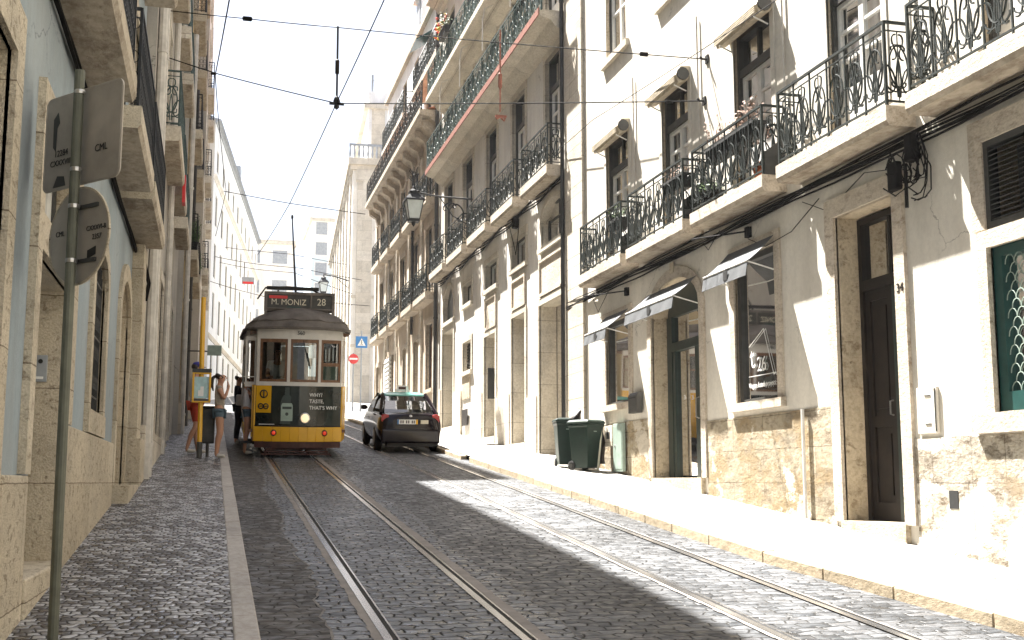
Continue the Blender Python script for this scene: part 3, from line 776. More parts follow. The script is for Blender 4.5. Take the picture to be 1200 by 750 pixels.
b = MB(); b.box(XR - .05, XR - .03, 16.7, 16.84, 3.2, 3.36); b.build('keystone', 'st1', b1)
# old double door
b = MB(); surround(b, XR, 1, 10.70, 11.90, -.43, 3.0, .19, .04, False); b.build('door_surround', 'st1w', b1)
dd = panel_door(b1, XR, 1, 10.70, 11.90, -.42, 2.98, ('dbrown', 'dgreen'), .72, False, .30)
b = MB(); b.box(XR - .06, XR + .34, 10.66, 11.92, -1.1, -.42); b.build('door_step', 'st1', b1)
text('34', .13, (XR - .043, 10.60, 1.98), (R(90), 0, -R(90)), 'dbrown', b1, 'house_number', .003)
# louvred vent and the green grilled window at the right edge
b = MB(); surround(b, XR, 1, 6.7, 9.20, 2.30, 3.12, .19, .03, False); b.build('vent_surround', 'st1w', b1)
b = MB(); b.box(XR - .01, XR + .1, 6.7, 6.76, 2.3, 3.12); b.box(XR - .01, XR + .1, 9.14, 9.2, 2.3, 3.12); b.box(XR - .01, XR + .1, 6.76, 9.14, 3.06, 3.12); b.box(XR - .01, XR + .1, 6.76, 9.14, 2.30, 2.36)
for k in range(15):
    z = 2.37 + k * .046; b.hexa([(XR + .0, 6.76, z), (XR + .07, 6.76, z + .035), (XR + .07, 9.14, z + .035), (XR, 9.14, z), (XR, 6.76, z + .01), (XR + .07, 6.76, z + .045), (XR + .07, 9.14, z + .045), (XR, 9.14, z + .01)])
b.build('louvred_vent', 'dframe', b1)
b = MB(); surround(b, XR, 1, 6.7, 9.18, .62, 2.12, .14, .05, False); b.box(XR - .07, XR + .05, 6.3, 9.5, .44, .62); b.build('window_surround', 'st1w', b1)
b = MB(); b.box(XR + .02, XR + .12, 6.7, 6.8, .62, 2.12); b.box(XR + .02, XR + .12, 9.06, 9.18, .62, 2.12); b.box(XR + .02, XR + .12, 6.8, 9.06, 2.03, 2.12); b.box(XR + .02, XR + .12, 6.8, 9.06, .62, .80)
b.box(XR + .05, XR + .11, 7.9, 7.98, .8, 2.03)
gw = b.build('window', 'teal', b1)
b = MB()
for j in range(16):                # fish-scale grille
    for i in range(19):
        y = 6.86 + i * .125 + (j % 2) * .0625; z = .80 + j * .082
        if y > 9.03: continue
        b.tube([(XR + .045, y + .0625 * math.cos(a), z + .085 * math.sin(a)) for a in [math.pi * t / 6 for t in range(7)] if y + .0625 * math.cos(a) < 9.06], .005, 4, False)
b.build('grille', 'palegreen', gw)
b = MB(); b.quad((XR + .1, 6.75, .7), (XR + .1, 9.1, .7), (XR + .1, 9.1, 2.1), (XR + .1, 6.75, 2.1)); b.build('pane', 'glass', gw)
b = MB(); b.quad((XR + .2, 6.7, .6), (XR + .2, 8.95, .6), (XR + .2, 8.95, 1.9), (XR + .2, 6.7, 1.9)); b.build('curtain', 'palegreen', gw)
# meter cupboard, small vent, conduit, letter box, service cabinets
b = MB(); b.box(XR - .028, XR + .0, 10.08, 10.42, .47, .93); m_ = b.build('meter_cupboard', 'pl1', b1); bevel(m_, .008)
b = MB(); b.box(XR - .034, XR - .027, 10.1, 10.115, .49, .91); b.box(XR - .034, XR - .027, 10.18, 10.28, .84, .85); b.box(XR - .034, XR - .027, 10.18, 10.28, .56, .57); b.build('latch', 'dframe', m_)
b = MB(); b.box(XR - .019, XR - .01, 9.83, 9.97, -.25, -.08); b.build('vent_hole', 'black', b1)
b = MB(); b.tube([(XR - .06, 12.72, -.42), (XR - .06, 12.72, .86)], .022, 6); b.build('conduit', 'wframe', b1)
lb = thing('letter_box', 'dark grey letter box on the wall left of the arched shop door', 'letter box', (XR - .02, 18.38, 1.13))
b = MB(); b.prism([(0, 0), (0, .34), (-.07, .34), (-.11, .29), (-.11, 0)], 'y', -.2, .2); bevel(b.build('box', 'dframe', lb, local=True), .01)
b = MB(); b.box(-.116, -.108, -.15, .15, .24, .26); b.build('slot', 'black', lb, local=True)
sc_ = thing('service_cabinet', 'pale green flat utility cabinet standing against the plinth right of the wheelie bins', 'cabinet', (XR - .045, 19.2, G(19.2) + .1))
b = MB(); b.box(-.06, 0, -.24, .24, .04, .86); bevel(b.build('body', 'palegreen', sc_, local=True), .008)
b = MB(); b.box(-.066, -.058, -.21, .21, .08, .82); bevel(b.build('door', 'palegreen', sc_, local=True), .004)
b = MB(); b.lathe([(.001, 0), (.02, 0), (.02, .012), (.001, .012)], (-.078, .12, .48), 8, 'x'); b.build('lock', 'steel', sc_, local=True)
sc2 = thing('meter_box', 'small beige meter box with a dark square window, beside the pale green cabinet', 'meter box', (XR - .045, 19.72, .62))
b = MB(); b.box(-.05, 0, -.2, .2, 0, .36); bevel(b.build('body', 'st2', sc2, local=True), .006)
b = MB(); b.box(-.056, -.048, -.08, .08, .13, .25); b.build('meter_window', 'black', sc2, local=True)
# vertical conduits on the upper wall
for y in (18.38, 15.62, 12.95, 10.2):
    b = MB(); b.tube([(XR - .03, y, 4.0), (XR - .03, y + .02, 6.9)], .014, 5); b.build('wall_conduit', 'pipew', b1)
# shop lettering on the glass of window with the triangle
sg = XR + .062
def gtext(s, size, y, z, nm='lettering', rot=0): return text(s, size, (sg, y, z), (R(90), rot, -R(90)), 'white', b1, nm, .001)
gtext('26', .27, 14.0, 1.52); gtext('t', .42, 14.27, 1.62, 'lettering', R(-8)); gtext('Vegan food project', .10, 14.0, 1.26)
b = MB()
for pts in (((13.66, 1.36), (13.92, 1.98)), ((13.92, 1.98), (14.36, 1.78)), ((13.60, 1.385), (14.38, 1.385)), ((13.66, 1.36), (13.60, 1.385))):
    b.tube([(sg, *pts[0]), (sg, *pts[1])], .0045, 4)
b.build('logo_triangle', 'white', b1)
for yy_, zz_ in ((16.25, 1.45), (17.0, 1.3)):
    text('26', .10, (XR + .235, yy_, zz_), (R(90), 0, -R(90)), 'white', b1, 'lettering', .001)
# awnings
def awning(name, ya, yb, xo, zf, zw, label):
    t = thing(name, label, 'awning', (XR, (ya + yb) / 2, zw), group='grey awnings along the shop front')
    b = MB(); n = 6
    for i in range(n):
        f0, f1 = i / n, (i + 1) / n
        def P(f, y): return (XR - .02 + (xo - XR + .02) * f, y, zw + (zf - zw) * f - .02 * math.sin(math.pi * f))
        b.hexa([(*P(f0, ya)[:2], P(f0, ya)[2] - .006), (*P(f1, ya)[:2], P(f1, ya)[2] - .006), (*P(f1, yb)[:2], P(f1, yb)[2] - .006), (*P(f0, yb)[:2], P(f0, yb)[2] - .006), P(f0, ya), P(f1, ya), P(f1, yb), P(f0, yb)])
    b.build('canopy', 'awn', t)
    b = MB(); m = 8
    for i in range(m):
        a, c = ya + (yb - ya) * i / m, ya + (yb - ya) * (i + 1) / m; o0, o1 = .008 * (i % 2), .008 * ((i + 1) % 2)
        b.hexa([(xo - .03 - o0, a, zf - .19), (xo - .022 - o0, a, zf - .19), (xo - .022 - o1, c, zf - .19), (xo - .03 - o1, c, zf - .19), (xo, a, zf), (xo + .008, a, zf), (xo + .008, c, zf), (xo, c, zf)])
    v = b.build('valance', 'awn', t)
    b = MB(); yc = (ya + yb) / 2 - .1; b.box(xo - .036, xo - .028, yc - .05, yc + .07, zf - .16, zf - .03); b.build('logo', 'black', v)
    b = MB(); b.tube([(xo, ya, zf), (xo, yb, zf)], .014, 6); b.build('front_bar', 'wframe', t)
    for y in (ya + .02, yb - .02):
        b = MB(); b.tube([(xo, y, zf), (XR - .0, y, zf - .1)], .010, 5); b.build('arm', 'wframe', t)
awning('shop_awning', 18.8, 19.98, XR - .43, 2.60, 2.95, 'small grey canvas awning over the narrow shop window behind the wheelie bins')
awning('shop_awning', 15.85, 17.9, XR - .40, 2.70, 3.02, 'widest grey canvas awning, over the arched shop door')
awning('shop_awning', 13.38, 14.75, XR - .40, 2.76, 3.12, 'grey canvas awning over the shop window with the white 26 lettering')
# cable bundle under the balconies
cb = MB(); rnd = random.Random(3)
for k in range(7):
    pts = []; ph = rnd.uniform(0, 6)
    for i in range(60):
        y = 3 + (22.3 - 3) * i / 59
        pts.append((XR - .04 - .012 * (k % 3) - .01 * math.sin(y * 3 + ph), y, 3.47 + .022 * (k - 3) + .03 * math.sin(y * .9 + ph) * (.6 + .4 * math.sin(y * 2.1))))
    cb.tube(pts, .013 if k < 4 else .008, 4, False)
tag(cb.build('cable_bundle', 'cable'), 'thick bundle of black cables running under the near balconies on the right', 'cables')
jb = thing('cable_splice', 'tangle of black cable loops and splice boxes hanging right of the old double door', 'cable boxes', (XR - .05, 10.1, 3.3))
b = MB(); b.box(-.10, .0, .02, .16, -.10, .18); bevel(b.build('splice_box', 'cable', jb, local=True), .02)
b = MB(); b.box(-.09, .0, .34, .50, -.32, -.02); bevel(b.build('splice_box', 'cable', jb, local=True), .02)
b = MB()
for k in range(16):
    c = (rnd.uniform(-.10, -.02), rnd.uniform(-.08, .5), rnd.uniform(-.28, .02)); rr = rnd.uniform(.08, .24); sy_ = rnd.uniform(.4, 1)
    b.tube([(c[0] + .02 * math.sin(a * 2), c[1] + rr * sy_ * math.cos(a), c[2] + rr * math.sin(a)) for a in [rnd.uniform(0, 1) + t * 2 * math.pi * rnd.uniform(.75, .8) / 14 for t in range(15)]], .007, 4, False)
b.tube([(-.06, .2, -.1), (-.07, .18, -.3), (-.06, .2, -.55)], .02, 5); b.tube([(-.04, -.05, .15), (-.04, -.16, -.1), (-.04, -.13, -.35), (-.04, -.05, -.5), (-.04, .1, -.5)], .006, 4, False)
b.build('cable_loops', 'cable', jb, local=True)
for (ya, yb, z) in ((14.1, 14.9, 3.3), (18.85, 19.8, 3.25)):
    hk = MB(); hk.tube([(XR - .05, ya, z), (XR - .5, yb, z + .03)], .012, 5); hk.box(XR - .06, XR, ya - .05, ya + .05, z - .08, z + .06); hk.build('wall_bracket', 'cable', b1)
for pts in ([(12.2, 3.3), (12.9, 3.05), (13.6, 3.0), (14.1, 3.2)], [(10.4, 3.2), (11.2, 3.35), (12.0, 3.1), (12.6, 3.35)], [(15.0, 3.5), (15.4, 3.3), (15.6, 3.45)], [(19.8, 3.4), (20.4, 3.1), (20.7, 3.4)]):
    b = MB(); b.tube([(XR - .03, y, z) for y, z in pts], .006, 4, False); b.build('wall_wire', 'cable', b1)
# things on the balconies
def planter(y, label, mat, z=4.0, x=XR - .17, plant='leaf', n=40, h=.25, L=.35, group=None):
    t = thing('flower_pot', label, 'flower pot', (x, y, z), group='pots and troughs on the balconies')
    b = MB(); b.rings([[(-.07, -L / 2 + .03, 0), (.07, -L / 2 + .03, 0), (.07, L / 2 - .03, 0), (-.07, L / 2 - .03, 0)], [(-.09, -L / 2, .17), (.09, -L / 2, .17), (.09, L / 2, .17), (-.09, L / 2, .17)], [(-.105, -L / 2 - .015, .17), (.105, -L / 2 - .015, .17), (.105, L / 2 + .015, .17), (-.105, L / 2 + .015, .17)], [(-.105, -L / 2 - .015, .21), (.105, -L / 2 - .015, .21), (.105, L / 2 + .015, .21), (-.105, L / 2 + .015, .21)]])
    b.build('pot', mat, t, local=True)
    if plant:
        b = MB(); r_ = random.Random(int(y * 10))
        for k in range(n):
            px, py = r_.uniform(-.07, .07), r_.uniform(-L / 2, L / 2); hh = h * r_.uniform(.4, 1.1)
            ex, ey = px + r_.uniform(-.12, .12), py + r_.uniform(-.14, .14)
            b.tube([(px, py, .18), ((px + ex) / 2, (py + ey) / 2, .2 + hh * .6), (ex, ey, .2 + hh)], .003, 3, False)
            for q_ in range(3):
                cx, cy, cz = px + (ex - px) * (.4 + q_ * .3), py + (ey - py) * (.4 + q_ * .3), .2 + hh * (.4 + q_ * .3); s_ = r_.uniform(.015, .035); d = Vector((r_.uniform(-1, 1), r_.uniform(-1, 1), r_.uniform(-.3, 1))).normalized() * s_
                e_ = d.orthogonal() * .6
                b.quad((cx, cy, cz), tuple(Vector((cx, cy, cz)) + d + e_), tuple(Vector((cx, cy, cz)) + d * 2), tuple(Vector((cx, cy, cz)) + d - e_))
        b.build('plant', plant, t, local=True)
    return t
planter(13.28, 'orange terracotta flower pot on the balcony third from the right edge', 'terracotta', 3.80, XR - .16, None, L=.36)
planter(14.1, 'long dark trough of dry pinkish stems hung on the third balcony rail', 'black', 4.38, XR - .2, 'dry', 90, .34, 1.5)
planter(14.85, 'small pot of green succulents on the floor of the third balcony', 'black', 3.80, XR - .18, 'leaf', 50, .14, .3)
planter(16.1, 'dark trough with dry stems on the second-farthest near balcony', 'black', 4.3, XR - .2, 'dry', 30, .2, .8)
planter(18.75, 'pot with drooping dark leaves on the farthest of the near balconies', 'black', 4.25, XR - .2, 'leaf', 30, .2, .5)
for y in (13.06, 15.66, 18.36):
    b = MB(); b.box(XR - .28, XR - .27 + .27, y, y + .02, 3.80, 4.1); b.prism([(XR - .02, 4.1), (XR - .02, 4.28), (XR - .26, 4.1)], 'y', y, y + .02); b.build('side_screen', 'dframe', b1)

# ------------------------------------------------------------------ downpipes
def pipe(parent, pts, r, mat, name='downpipe', brk=3.0):
    b = MB(); b.tube(pts, r, 8); z = pts[0][2]; zz = pts[-1][2]
    k = min(z, zz) + .5
    while k < max(z, zz):
        b.lathe([(r * 1.25, -.03), (r * 1.25, .03)], (pts[0][0], pts[0][1], k), 8); k += brk
    return b.build(name, mat, parent)
pipe(b1, [(XR - .1, 22.40, G(22.4) + .1), (XR - .1, 22.40, 17)], .045, 'pipeb')

# ------------------------------------------------------------------ second building on the right
b2 = thing('tenement_house', 'greyish white tenement in the middle of the right side, its long balcony edged in red', 'house', (XR, 29, G(29)))
B2y0, B2y1, top2 = 22.44, 36.46, 15.6
f2 = [(22.82, 23.92), (25.66, 26.87), (28.47, 29.65), (31.35, 32.6), (34.15, 35.35)]
ops = [(a, c, 6.47, 9.15, 0) for a, c in f2] + [(a, c, 9.9, 11.9, 0) for a, c in f2] + [(a, c, 12.35, 14.7, 0) for a, c in f2]
g2 = []
ops += [(22.60, 24.50, -.5, 3.80, 0), (22.62, 24.28, 5.04, 5.98, .45)]
ops += [(25.70, 26.93, .5, 3.85, 0), (25.62, 26.87, 5.0, 5.71, 0)]
ops += [(28.6, 29.84, .8, 3.74, 0), (28.45, 29.68, 4.95, 5.63, 0)]
ops += [(31.45, 32.55, 3.06, 3.90, 0), (31.45, 32.5, 4.96, 5.52, 0)]
ops += [(33.95, 35.65, 1.2, 4.53, 0), (33.95, 35.5, 4.82, 5.9, .7)]
facade('wall', b2, XR, 1, B2y0, B2y1, -2, top2, ops, .38, ['pl2', 'st2'])
core(b2, XR, 1, B2y0, B2y1, -2, top2, 9, 1.3)
for (a, c) in f2:
    window(b2, XR, 1, a, c, 6.47, 9.15, 'french', .12, sur=None)
    window(b2, XR, 1, a, c, 9.9, 11.9, 'french', .12); window(b2, XR, 1, a, c, 12.35, 14.7, 'french', .12)
    sur_each('window_surround', 'st2', b2, XR, 1, ((a, c, 6.47, 9.15), (a, c, 9.9, 11.9)), .14, .03, False)
    balcony(b2, XR, 1, a - .22, a + 1.95, 6.47, .38, .24, 'iron', .88, 'scroll', 0)
# bays of the ground floor: stone pilasters and recessed panels
each('plinth', 'st2', b2, [(XR - .05, XR + .01, a, c, -2, G(a) + 1.35) for (a, c) in ((24.64, 25.55), (27.08, 28.45), (29.99, 31.3), (32.7, 33.8), (35.8, 36.4))])
for (a, c, z0, z1) in ((22.62, 24.45, 3.98, 4.8), (25.65, 26.9, 4.02, 4.75), (28.5, 29.75, 3.9, 4.75)):
    b = MB(); b.box(XR - .012, XR, a, c, z0, z1); b.box(XR - .045, XR - .012, a, a + .07, z0, z1); b.box(XR - .045, XR - .012, c - .07, c, z0, z1); b.box(XR - .045, XR - .012, a + .07, c - .07, z1 - .07, z1); b.box(XR - .045, XR - .012, a + .07, c - .07, z0, z0 + .07)
    b.build('stone_panel', 'st1w', b2)
sur_each('opening_surround', 'st2', b2, XR, 1, ((22.62, 24.28, 5.04, 5.98, .45), (25.62, 26.87, 5.0, 5.71, 0), (28.45, 29.68, 4.95, 5.63, 0), (31.45, 32.5, 4.96, 5.52, 0), (33.95, 35.5, 4.82, 5.9, .7), (22.6, 24.5, .6, 3.8, 0), (25.7, 26.93, .9, 3.85, 0), (28.6, 29.84, 1.1, 3.74, 0), (33.95, 35.65, 1.5, 4.53, 0), (31.45, 32.55, 3.06, 3.9, 0)), .13, .03, lambda o: o[2] > 2.5)
for (a, c, z0, z1, st) in ((22.62, 24.28, 5.04, 5.98, 'plain'), (25.62, 26.87, 5.0, 5.71, 'casement'), (28.45, 29.68, 4.95, 5.63, 'casement'), (31.45, 32.5, 4.96, 5.52, 'casement')):
    window(b2, XR, 1, a, c, z0, z1, st, .14, frame2=None)
b = MB(); arc_fill(b, XR + .1, XR + .14, 34.0, 35.45, 4.84, 5.88, .68); b.build('fanlight', 'dgreen', b2)
panel_door(b2, XR, 1, 25.70, 26.93, G(26.3) + .22, 3.85, ('dbrown', 'dbrown'), .6, False, .36)
panel_door(b2, XR, 1, 28.60, 29.84, G(29.2) + .22, 3.74, ('dgreen', 'dbrown'), .5, False, .36)
panel_door(b2, XR, 1, 33.95, 35.65, G(34.8) + .2, 4.53, ('dgreen', 'dgreen'), .8, False, .36)
for a, c in ((25.6, 27.0), (28.5, 29.95), (33.85, 35.75)): each('door_step', 'st2', b2, [(XR - .06, XR + .36, a, c, G(a) - .2, G((a + c) / 2) + .22)])
b = MB(); b.box(XR + .9, XR + .98, 22.5, 24.6, -1, 3.9); b.box(XR + .4, XR + .9, 24.5, 24.55, -1, 3.9); b.build('gateway_wall', 'st2', b2)
b = MB()
for k in range(9): z = 3.1 + k * .085; b.box(XR + .10, XR + .14, 31.47, 32.53, z, z + .05)
b.box(XR + .15, XR + .17, 31.45, 32.55, 3.06, 3.9); b.build('louvred_vent', 'dframe', b2)
b = MB(); b.box(XR - .06, XR - .04, 31.75, 32.45, 1.55, 2.0); b.build('vent_grate', 'dbrown', b2)
b = MB(); b.box(XR - .03, XR + .0, 31.6, 32.6, 2.3, 2.95); b.build('patch', 'st1', b2)
b = MB(); b.box(XR + .12, XR + .14, 29.852, 29.86, 2.2, 2.9); b.box(XR + .08, XR + .28, 29.825, 29.838, 2.15, 2.95); b.build('name_plate', 'dframe', b2)
# long balconies
def long_balcony(par, y0, y1, zb, D, th, edge, H=.95, key='irongreen', corb=0, mat='st2'):
    b = MB(); X = XR
    b.prism([(X + .03, zb - .35), (X + .03, zb + th), (X - D, zb + th), (X - D, zb), (X - D + .08, zb - .04), (X - D * .55, zb - .08), (X - D * .4, zb - .2), (X - .1, zb - .28)], 'y', y0, y1)
    s = b.build('long_balcony', mat, par)
    e = MB(); e.box(X - D - .025, X - D + .0, y0, y1, zb - .0, zb + th + .03); e.build('edge', edge, s)
    n = round((y1 - y0) / 1.15); w = (y1 - y0) / n
    me = rail_mesh(key, w, .02, H, 'scroll', 0)
    for i in range(n):
        q = bpy.data.objects.new('railing', me); COL.objects.link(q); q.parent = s; q.location = Vector((X - D + .06, y0 + i * w, zb + th)) - wl(s)
    b = MB(); b.tube([(X - D + .05, y0, zb + th + H), (X, y0, zb + th + H)], .02, 4); b.tube([(X - D + .05, y1, zb + th + H), (X, y1, zb + th + H)], .02, 4)
    if corb:
        k = y0 + .3
        while k < y1:
            c = MB(); c.prism([(X + .02, zb - .75), (X + .02, zb - .1), (X - D * .8, zb - .1), (X - D * .75, zb - .3), (X - D * .3, zb - .45), (X - .1, zb - .75)], 'y', k, k + .28); k += corb; c.build('corbel', mat, s)
    return s
long_balcony(b2, B2y0 + .05, 35.9, 9.62, .55, .12, 'redpaint', .95)
long_balcony(b2, B2y0 + .05, 35.9, 12.02, .55, .12, 'st2', .95)
cornice(b2, XR, 1, B2y0 + .02, B2y1 - .02, top2 - .4, .5, .45)
for y in (24.75, 27.6, 30.4, 33.3):      # hooped brackets on the upper balcony doors
    b = MB(); b.tube([(XR, y, 11.7), (XR - .3, y, 11.95), (XR - .55, y, 11.8), (XR - .6, y, 11.5)], .015, 4); b.tube([(XR - .6, y, 10.7), (XR - .6, y, 11.5)], .015, 4); b.build('hoop_bracket', 'pipew', b2)
b = MB()
for k in range(4):
    pts = [(XR - .05 - .015 * k, 22.5 + 13.6 * i / 24, 6.12 + .03 * k + .04 * math.sin(i * 1.3 + k)) for i in range(25)]
    b.tube(pts, .014, 4, False)
b.tube([(XR - .05, 27, 6.1), (XR - .05, 26.6, 5.6), (XR - .05, 26.4, 5.3), (XR - .05, 26.2, 5.7), (XR - .05, 26.1, 6.1)], .01, 4, False); b.box(XR - .12, XR, 26.3, 26.5, 5.95, 6.2)
tag(b.build('cable_bundle', 'cable'), 'black cables sagging under the five small balconies of the tenement', 'cables')
pipe(b2, [(XR - .1, 36.42, G(36.4) + .1), (XR - .1, 36.42, 15.4)], .06, 'pipeb')
planter(32.6, 'flower pot with yellow and red blooms on the top long balcony of the tenement', 'black', 12.95, XR - .62, 'leaf', 70, .45, .9)
b = MB(); rnd = random.Random(5)
for k in range(40):
    b.cur = 0 if rnd.random() < .65 else 1; b.ball((XR - .62 + rnd.uniform(-.15, .12), 32.9 + rnd.uniform(-.3, .6), 13.3 + rnd.uniform(-.2, .4)), rnd.uniform(.03, .06), 4)
b.build('blossoms', ['flowery', 'flowerr'], [o for o in bpy.data.objects if o.name.startswith('flower_pot')][-1])
planter(28.6, 'bushy pot with red blooms on the top long balcony, nearer than the yellow flowers', 'black', 12.95, XR - .6, 'leaf', 70, .5, .8)

# ------------------------------------------------------------------ third building on the right
b3 = thing('stone_fronted_house', 'sooty brown house at the far end of the right side, with roof dormers', 'house', (XR, 44, G(44)))
B3y0, B3y1, top3 = 36.52, 51.6, 12.05; XS = XR + .45
rowB = [(36.9, 39.3), (39.75, 41.95), (42.6, 44.9), (45.6, 47.7), (48.3, 50.5)]
ops = []
for a, c in rowB:
    m_ = (a + c) / 2
    ops += [(m_ - .55, m_ + .55, 6.1, 8.45, 0), (m_ - .55, m_ + .55, 9.2, 11.1, 0)]
gy = [(37.3, 38.5, 3.0, 5.2), (39.9, 41.0, 2.1, 4.9), (42.3, 43.4, 2.35, 4.9), (44.9, 46.2, 2.6, 5.0), (47.6, 48.8, 2.8, 4.9), (49.8, 50.7, 3.0, 4.9)]
ops += [(*g_, 0) for g_ in gy]
facade('wall', b3, XR, 1, B3y0, B3y1, -1, top3, ops, .35, ['pl3', 'st3'])
core(b3, XR, 1, B3y0, B3y1, -1, top3, 9, 1.3)
for a, c in rowB:
    m_ = (a + c) / 2
    for z0, z1 in ((6.1, 8.45), (9.2, 11.1)): window(b3, XR, 1, m_ - .55, m_ + .55, z0, z1, 'french', .12, frame2='dframe' if int(m_) % 2 else None)
    balcony(b3, XR, 1, a, c, 6.08, .36, .24, 'iron', .9, 'scroll', 0, ('st3', 'st3')); balcony(b3, XR, 1, a, c, 9.2, .36, .24, 'iron', .9, 'scroll', 0, ('st3', 'st3'))
for a, c in rowB:
    m_ = (a + c) / 2
    sur_each('window_surround', 'st3', b3, XR, 1, ((m_ - .55, m_ + .55, 6.1, 8.45), (m_ - .55, m_ + .55, 9.2, 11.1)), .15, .04, False)
sur_each('opening_surround', 'st3', b3, XR, 1, gy, .15, .04, lambda o: o[2] == 3.0)
each('pilaster', 'st2', b3, [(XR - .07, XR + .01, y, y + .4, -1, 11.2) for y in (36.6, 39.35, 42.0, 44.98, 47.9, 51.0)])
for g_ in gy[1:5]: panel_door(b3, XR, 1, g_[0], g_[1], g_[2] - .0, g_[3], ('dbrown', 'dbrown'), .6, False, .3)
for g_ in (gy[0], gy[5]): window(b3, XR, 1, *g_, 'casement', .12, False, frame2='bframe')
b = MB()                      # white corrugated shutter leaning in a doorway
for k in range(12):
    z = 2.9 + k * .17; b.hexa([(XR - .16, 46.3, z), (XR - .08, 46.3, z), (XR - .08, 47.5, z), (XR - .16, 47.5, z), (XR - .10, 46.3, z + .17), (XR - .02, 46.3, z + .17), (XR - .02, 47.5, z + .17), (XR - .10, 47.5, z + .17)])
tag(b.build('rolled_shutter', 'white'), 'white corrugated shutter panel against the far brown house', 'shutter')
long_balcony(b3, B3y0 + .1, 50.6, 11.9, .62, .14, 'st3', .95, 'iron', 1.35, 'st3')
uo = []
for y in (38.0, 40.6, 43.4, 46.2, 49.0): uo += [(y, y + 1.0, 12.3, 13.9, 0), (y, y + 1.0, 14.4, 16.4, 0)]
facade('attic_wall', b3, XS, 1, B3y0 + .02, B3y1 - .02, 12.0, 17.0, uo, .3, ['plfar', 'st3'])
for o in uo: window(b3, XS, 1, *o[:4], 'french', .12, frame2='dframe' if o[0] in (40.6, 46.2) else None)
for (a, c) in ((37.0, 42.2), (44.4, 50.3)):
    balcony(b3, XS, 1, a, c, 14.38, .46, .28, 'iron', .9, 'scroll', 0, ('st3', 'st3'))
b = MB(); b.box(XS - .16, XS + 4.2, B3y0, B3y1 + .1, 17.0, 17.2); b.build('eaves', 'st3', b3)
b = MB(); b.prism([(XS - .1, 17.2), (XS + 4, 19.6), (XS + 8, 17.2)], 'y', B3y0, B3y1); b.build('attic_roof', 'roofred', b3)
b = MB(); b.box(XS + 1.0, XS + 8, B3y0 + .03, B3y1 - .03, 13.9, 17.0); b.build('attic_wall', 'inside', b3)  # solid box painted near-black to stand for the unlit attic rooms
for y in (37.2, 40.2, 43.4):
    b = MB(); b.box(XS + .1, XS + 1.6, y, y + 1.3, 17.2, 19.0); b.prism([(y - .15, 19.0), (y + 1.45, 19.0), (y + 1.2, 19.35), (y + .65, 19.5), (y + .1, 19.35)], 'x', XS - .05, XS + 1.8)
    d = b.build('dormer', 'paleblue', b3); w = MB(); w.box(XS + .07, XS + .1, y + .3, y + 1.0, 17.5, 18.8); w.build('dormer_window', 'zinc', d)
b = MB(); b.prism([(XS - .02, 16.3), (XS - .6, 15.9), (XS - .6, 15.86), (XS - .02, 16.24)], 'y', 40.4, 41.8); b.build('window_awning', 'teal', b3)
pipe(b3, [(XR - .08, 41.2, 5.2), (XR - .08, 41.2, 11.8)], .05, 'pipeb'); pipe(b3, [(XR - .08, 47.0, 5.2), (XR - .08, 47.0, 11.8)], .05, 'pipew')

# ------------------------------------------------------------------ left side, nearest house (pale blue)
XL = -1.15
a1 = thing('blue_house', 'nearest house on the shaded left side, pale blue render with yellowed stone frames and plinth', 'house', (XL, 8, G(8)))
ops = [(5.3, 6.78, -1.395, 2.38, 0), (8.02, 9.86, -.64, 1.50, 0), (8.02, 9.86, 1.74, 2.42, 0), (11.72, 13.04, .68, 2.30, .28), (15.0, 16.62, -.3, 2.56, .5)]
up = [(7.6, 8.8), (11.6, 12.8), (15.2, 16.4), (3.4, 4.6)]
ops += [(a, c, 3.66, 6.0, 0) for a, c in up] + [(a, c, 7.2, 9.4, 0) for a, c in up] + [(a, c, 10.6, 12.6, 0) for a, c in up]
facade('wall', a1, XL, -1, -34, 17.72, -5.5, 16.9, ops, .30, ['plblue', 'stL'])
core(a1, XL, -1, -34, 17.72, -5.5, 16.9, 8, 1.0)
each('plinth', 'stL', a1, [(XL - .02, XL + .045, -20, 5.0, -4, .02), (XL - .02, XL + .045, 7.03, 7.98, -3, .04), (XL - .02, XL + .045, 9.90, 14.6, -3, .45)], .012)
b = MB(); surround(b, XL, -1, 5.3, 6.78, -1.4, 2.38, .24, .035, False); b.build('window_surround', 'stL', a1)
b = MB()      # big stone frame of the street door with its transom light
x0, x1 = XL - .02, XL + .05
b.box(x0, x1, 7.80, 8.02, .05, 2.58); b.box(x0, x1, 9.86, 10.16, .455, 2.58); b.box(x0, x1, 8.02, 9.86, 2.42, 2.58); b.box(x0, x1, 8.02, 9.86, 1.50, 1.74)
b.build('door_surround', 'stL', a1)
b = MB(); b.box(XL - .32, XL + .06, 8.0, 9.88, -1.5, -.60); bevel(b.build('door_step', 'stL', a1), .015)
b = MB(); xd = XL - .27
for (p, q_, r_, s_) in ((8.03, 8.18, -.6, 1.5), (9.74, 9.85, -.6, 1.5), (8.86, 8.94, -.6, 1.5)): b.box(xd, xd + .05, p, q_, r_, s_)
b.box(xd - .02, xd + .02, 8.18, 9.74, -.6, 1.5); b.box(xd, xd + .04, 8.18, 8.86, .2, .3); b.box(xd, xd + .04, 8.94, 9.74, .2, .3)
b.build('door', 'zinc', a1)
window(a1, XL, -1, 8.02, 9.86, 1.74, 2.42, 'casement', .15)
ic = MB(); ic.box(XL - .24, XL - .12, 9.832, 9.858, .78, .99); i_ = bevel(ic.build('intercom', 'zinc', a1), .004)
